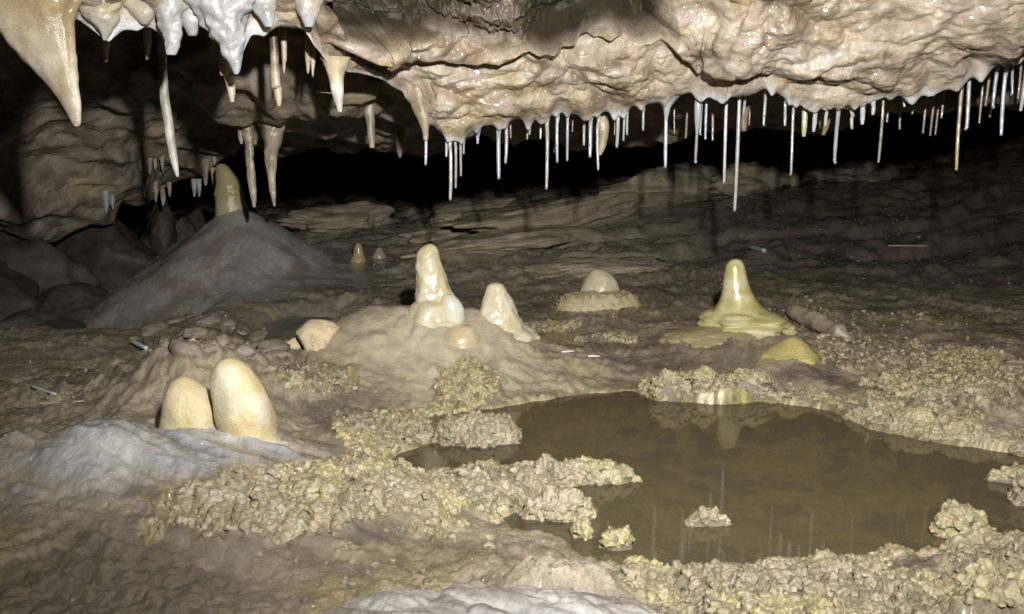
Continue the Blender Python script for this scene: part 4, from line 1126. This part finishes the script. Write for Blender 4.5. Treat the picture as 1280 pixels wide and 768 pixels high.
# ================================================================== coral nodules
def ico(sub):
    bm = bmesh.new(); bmesh.ops.create_icosphere(bm, subdivisions=sub, radius=1.0)
    vs = np.array([vv.co[:] for vv in bm.verts]); fs = np.array([[q.index for q in f.verts] for f in bm.faces]); bm.free()
    return vs, fs
IV, IF = ico(1)
def nodules(points, normals, radii, tintf, name, mat, parent=None, seed=0, vox=0.001, off=(0, 0, 0)):
    """lobed calcite knobs grown together into one crust: many little bodies fused by a voxel remesh, then roughened"""
    r = np.random.default_rng(seed)
    n = len(points)
    A = normals + r.normal(size=(n, 3)) * 0.45
    A /= np.linalg.norm(A, axis=1)[:, None]
    B = np.cross(A, r.normal(size=(n, 3))); B /= np.linalg.norm(B, axis=1)[:, None]
    Cc = np.cross(A, B)
    sc_ = radii[:, None] * r.uniform(.6, 1.4, size=(n, 3)) * np.array([1.1, 1.0, 1.0])
    R = np.stack([B * sc_[:, 1:2], Cc * sc_[:, 2:3], A * sc_[:, :1]], 1)
    Vt = np.einsum('vk,nkj->nvj', IV, R) + points[:, None, :]
    Fc = IF[None] + (np.arange(n) * len(IV))[:, None, None]
    tmp = mesh_obj('tmp', Vt.reshape(-1, 3), Fc.reshape(-1, 3), mat)
    md = tmp.modifiers.new('fuse', 'REMESH'); md.mode = 'VOXEL'; md.voxel_size = vox; md.use_smooth_shade = True
    dg = bpy.context.evaluated_depsgraph_get()
    me = tmp.evaluated_get(dg).to_mesh()
    nv, nf = len(me.vertices), len(me.polygons)
    co = np.empty(nv * 3, dtype=np.float32); me.vertices.foreach_get('co', co); co = co.reshape(-1, 3).astype(float)
    no = np.empty(nv * 3, dtype=np.float32); me.vertex_normals.foreach_get('vector', no); no = no.reshape(-1, 3)
    lv = np.empty(nf * 4, dtype=np.int32); me.loops.foreach_get('vertex_index', lv); fc = lv.reshape(-1, 4)
    tmp.evaluated_get(dg).to_mesh_clear()
    mm_ = tmp.data; bpy.data.objects.remove(tmp); bpy.data.meshes.remove(mm_)
    # drop the undersides buried in the floor
    keep = no[fc, 2].mean(1) > -0.25
    fc = fc[keep]
    uu, inv = np.unique(fc, return_inverse=True)
    co, no, fc = co[uu], no[uu], inv.reshape(-1, 4)
    w_ = co + np.asarray(off)
    d = 0.0011 * fbm(w_[:, 0] * 330, w_[:, 1] * 330, w_[:, 2] * 330, 2) + 0.0010 * (np.abs(noise3(w_[:, 0] * 190, w_[:, 1] * 190, w_[:, 2] * 190 + 5)) * 2 - .6)
    co = co + no * d[:, None]
    g = noise3(w_[:, 0] * 120, w_[:, 1] * 120, w_[:, 2] * 120 + 9)
    return mesh_obj(name, co, fc, mat, parent, cols=tintf(w_), wet=np.clip(.15 + .9 * g, 0, 1), kind='stuff')

def coral_tint(p, mul=1.0):
    c1_ = fbm(p[:, 0] * 9, p[:, 1] * 9, p[:, 2] * 9 + 3, 3)
    c2_ = fbm(p[:, 0] * 70, p[:, 1] * 70, p[:, 2] * 70, 3)
    c = mix(CORAL * .92, np.array([0.29, 0.25, 0.13]), sstep(-.3, .45, c1_))
    c = mix(c, np.array([0.15, 0.125, 0.085]), sstep(.0, .6, c2_) * .6)
    c = mix(c, np.array([0.36, 0.33, 0.27]), sstep(.25, .8, -c2_) * .5)
    return c * mul

# scatter over the floor by area
r = np.random.default_rng(3)
Pq = 0.25 * (FLOOR_XYZ[:-1, :-1] + FLOOR_XYZ[1:, :-1] + FLOOR_XYZ[:-1, 1:] + FLOOR_XYZ[1:, 1:])
e1 = FLOOR_XYZ[:-1, 1:] - FLOOR_XYZ[:-1, :-1]; e2 = FLOOR_XYZ[1:, :-1] - FLOOR_XYZ[:-1, :-1]
area = np.linalg.norm(np.cross(e1, e2), axis=-1)
pxq, pyq = proj(Pq[..., 0], Pq[..., 1], Pq[..., 2])
vis = (pxq > -80) & (pxq < 1380) & (pyq > 300) & (pyq < 830)
nod = 0.95 * rim[:-1, :-1] * sstep(0.01, -.0, -SD[:-1, :-1])
for cx, cy, rx, ry, s_ in [(330, 640, 170, 60, .35), (640, 470, 180, 40, .12), (1100, 440, 200, 80, .12), (560, 650, 160, 40, .15), (330, 640, 150, 42, .6), (560, 612, 130, 26, 1), (470, 600, 110, 30, .5), (470, 540, 62, 26, .7), (585, 482, 52, 34, .8), (900, 487, 100, 22, .8), (1140, 525, 110, 24, .6), (1000, 742, 240, 44, .45), (840, 722, 70, 24, .8),
                          (1250, 730, 60, 30, .5), (395, 478, 60, 22, .4), (760, 425, 45, 8, .9), (690, 408, 50, 8, .8), (420, 620, 200, 50, .6), (1180, 470, 130, 50, .4)]:
    nod = np.maximum(nod, s_ * (1 - sstep(.5, 1.1, np.hypot((pxq - cx) / rx, (pyq - cy) / ry))))
wgt = area * (FLOOR_MASK[:-1, :-1] > .15) * sstep(.1, .7, FLOOR_MASK[:-1, :-1]) * vis * nod * (CL1[:-1, :-1] < .62) / np.maximum(Pq[..., 1], .6) ** 1.2
NN = 33000
idx = r.choice(wgt.size, size=NN, p=(wgt / wgt.sum()).ravel())
pts = Pq.reshape(-1, 3)[idx]; nrm = FLOOR_N[:-1, :-1].reshape(-1, 3)[idx]
nrm = np.where(nrm[:, 2:] < 0, -nrm, nrm)
rad = (0.0011 + 0.0036 * r.random(NN) ** 3.2) * (0.75 + .4 * pts[:, 1])
pts = pts + nrm * (rad * r.uniform(-.75, .15, NN))[:, None]
cor = nodules(pts, nrm, rad, coral_tint, 'cave_coral', M_CORAL, seed=5, vox=0.0011)
cor['label'] = 'knobbly tan and yellow calcite popcorn crusting the pool banks'
cor['category'] = 'coral crust'

LUMP = 0.0065
def clump_lump(x, y, seed):
    a, b_, i_ = worley2(x * 75 + .6 * noise3(x * 60, y * 60, 0 * x + seed), y * 75, seed % 97)
    return np.clip(1 - a * a * 1.4, 0, 1) ** .6 * (.3 + i_) - .45

def clump(pxy, rx_px, ratio, h, label, n, seed, name='coral_clump', flat=2.5, tintm=1.0, base=0.0, rmin=.0012, rmax=.0042, root=None, only_nod=False, core_col=None, hard=False):
    r = np.random.default_rng(seed)
    c = G(pxy[0], pxy[1], base)
    rx = rx_px / F * math.hypot(c[1], H); ry = rx * ratio
    n = int(n * 2.6)
    if root is None:
        root = thing(name, (c[0], c[1], base), label, 'coral', 'coral clumps standing in the pool')
    nr_, ns_ = 44, 96
    q = np.linspace(0, 1.25, nr_)[:, None]; a = np.linspace(0, 2 * np.pi, ns_, endpoint=False)[None]
    wob = 1 + .16 * noise3(np.cos(a) * 1.6 + seed, np.sin(a) * 1.6, 0 * a)
    lx_ = q * np.cos(a) * rx * wob; ly_ = q * np.sin(a) * ry * wob
    prof = h * (1 - np.minimum(q, 1.25) ** max(flat, 3.2)) + .002 
    lz_ = prof + 0 * a + LUMP * clump_lump(lx_ + c[0], ly_ + c[1], seed)
    lz_ = np.maximum(lz_, -0.045)
    Vt = np.stack([lx_, ly_, lz_], -1).reshape(-1, 3)
    under = sstep(0.002, -0.010, Vt[:, 2] + base)
    cb = CORAL * .5 if core_col is None else np.asarray(core_col)
    cols = mix(np.broadcast_to(cb, (len(Vt), 3)), OLIVE * 1.6, under)
    mesh_obj('core', Vt, grid_faces(nr_, ns_, True), M_CORAL, root, cols=cols, wet=.2)
    g = np.sqrt(r.random(n)) * 1.06; th = r.random(n) * 2 * np.pi
    wb = 1 + .16 * noise3(np.cos(th) * 1.6 + seed, np.sin(th) * 1.6, 0 * th)
    px_ = g * np.cos(th) * rx * wb; py_ = g * np.sin(th) * ry * wb
    lump = LUMP * clump_lump(px_ + c[0], py_ + c[1], seed)
    pz_ = h * (1 - g ** max(flat, 3.2)) + .002 + lump
    rd = rmin + (rmax - rmin) * 1.25 * r.random(n) ** 2.4
    pz_ = pz_ + rd * r.uniform(-.5, .35, n)
    if hard:
        keep = pz_ + base > -.006
    else:
        keep = pz_ + base > -.004
    pp = np.stack([px_, py_, pz_], -1)[keep]
    nr3 = np.stack([px_ / rx * .8, py_ / ry * .8, 0 * px_ + .8], -1)[keep]; nr3 /= np.linalg.norm(nr3, axis=1)[:, None]
    nodules(pp, nr3, rd[keep], lambda w_: coral_tint(w_, tintm), 'nodules', M_CORAL, root, seed, vox=0.0010, off=(c[0], c[1], base))
    return root

clump((598, 548), 52, .62, .020, 'oval tan coral island in the narrow inlet of the pool', 520, 101)
clump((735, 600), 52, .30, .013, 'narrow coral ridge reaching out into the pool', 260, 102)
clump((690, 604), 26, .45, .014, 'rounded coral knob joining the ridge to the near bank', 150, 112)
clump((700, 644), 42, .45, .013, 'fan shaped pale coral clump in the pool before the coral ridge', 260, 103, tintm=1.15)
clump((728, 670), 11, .6, .006, 'tiny coral cluster in the shallow water near the pale mound', 28, 104)
clump((772, 684), 17, .5, .007, 'small coral cluster close to the near bank of the pool', 44, 105)
clump((884, 655), 24, .3, .003, 'barely emerging white dotted coral patch in the middle of the pool', 30, 106)
clump((1203, 668), 33, .65, .016, 'round pinkish tan coral knob near the right bank of the pool', 170, 107, tintm=1.05)
clump((1268, 600), 30, .35, .007, 'flat coral cluster at the right end of the pool', 80, 108)
clump((1290, 628), 26, .6, .014, 'brown coral lump at the right end of the pool', 100, 109)
clump((610, 654), 18, .3, .005, 'thin low line of coral beads left of the fan shaped clump', 40, 110)
# coral knobs on the back shore
for k, (a, b, w_, h_) in enumerate([(840, 498, 26, .026), (880, 496, 20, .028), (935, 497, 34, .026), (905, 500, 22, .014)]):
    clump((a, b), w_, .55, h_, ['upright coral knob at the left end of the far shore row', 'tall narrow coral knob in the far shore row', 'broad coral knob in front of the terraced cone', 'low coral knob between two taller ones on the far shore'][k], 170, 120 + k, flat=4.0)
for k, (a, b, w_, h_) in enumerate([(1095, 524, 34, .014), (1150, 538, 44, .016), (1205, 548, 34, .014)]):
    clump((a, b), w_, .4, h_, ['low coral bank segment right of the far shore knobs', 'olive tan coral bank in the middle of the right far shore', 'coral bank segment at the right end of the far shore'][k], 200, 130 + k, flat=3.0)
# coral block under the dome
c0 = on_floor(750, 392)
clump((750, 384), 52, .5, .022, '', 200, 140, base=float(c0[2]) - .004, root=blk, flat=7.0, core_col=[.36, .30, .17], rmin=.0010, rmax=.0028)
for ch in blk.children:
    q = G(750, 384, float(c0[2]) - .004)
    ch.location = Vector((q[0], q[1], float(c0[2]) - .004)) - blk.location
zt_ = float(c0[2]) + .016
qd = G(751, 366, zt_)
stalagmite([(750, 368, 27), (750, 358, 24.5), (750, 348, 19.5), (749, 340, 12), (748, 336.5, 6), (748, 336, 2)], float(qd[1]),
           'rounded cream dome stalagmite sitting on the flat coral block', cream_col, namp=.06, nfreq=50)

# ------------------------------------------------------------------ grit strewn over the mud
r = np.random.default_rng(31)
wgt = area * ((pxq > -80) & (pxq < 1360) & (pyq > 250) & (pyq < 830)) * (SD[:-1, :-1] > .012) * (1 - np.clip(flow[:-1, :-1] * 1.2, 0, .97)) / np.maximum(Pq[..., 1], .6) ** 1.5
wgt = wgt * np.clip(.15 + 1.2 * fbm(Pq[..., 0] * 7, Pq[..., 1] * 7, 0 * Pq[..., 0] + 55, 3), .02, 1)
NG = 6000
idx = r.choice(wgt.size, size=NG, p=(wgt / wgt.sum()).ravel())
gp = Pq.reshape(-1, 3)[idx]
gr_ = (0.0006 + 0.0026 * r.random(NG) ** 4)
bm = bmesh.new(); bmesh.ops.create_icosphere(bm, subdivisions=1, radius=1.0)
gv = np.array([q.co[:] for q in bm.verts]); gf = np.array([[q.index for q in f.verts] for f in bm.faces]); bm.free()
rot = r.random(NG) * 6.28
vs = gv[None] * (1 + r.normal(size=(NG, len(gv))) * .22)[..., None] * gr_[:, None, None] * r.uniform(.6, 1.5, size=(NG, 1, 3)) * np.array([1, 1, .6])
cr_, sr_ = np.cos(rot)[:, None], np.sin(rot)[:, None]
vs = np.stack([vs[..., 0] * cr_ - vs[..., 1] * sr_, vs[..., 0] * sr_ + vs[..., 1] * cr_, vs[..., 2]], -1) + gp[:, None, :] + np.array([0, 0, .0002])
gc = np.where((r.random(NG) < .1)[:, None], np.array([[.42, .39, .33]]), np.array([[.19, .16, .12]])) * r.uniform(.6, 1.25, NG)[:, None]
grit = mesh_obj('grit', vs.reshape(-1, 3), (gf[None] + (np.arange(NG) * len(gv))[:, None, None]).reshape(-1, 3), M_ROCK, cols=np.repeat(gc, len(gv), 0), wet=.3, smooth=False, kind='stuff')
grit['label'] = 'fine brown and pale grit strewn over the muddy cave floor'
grit['category'] = 'grit'
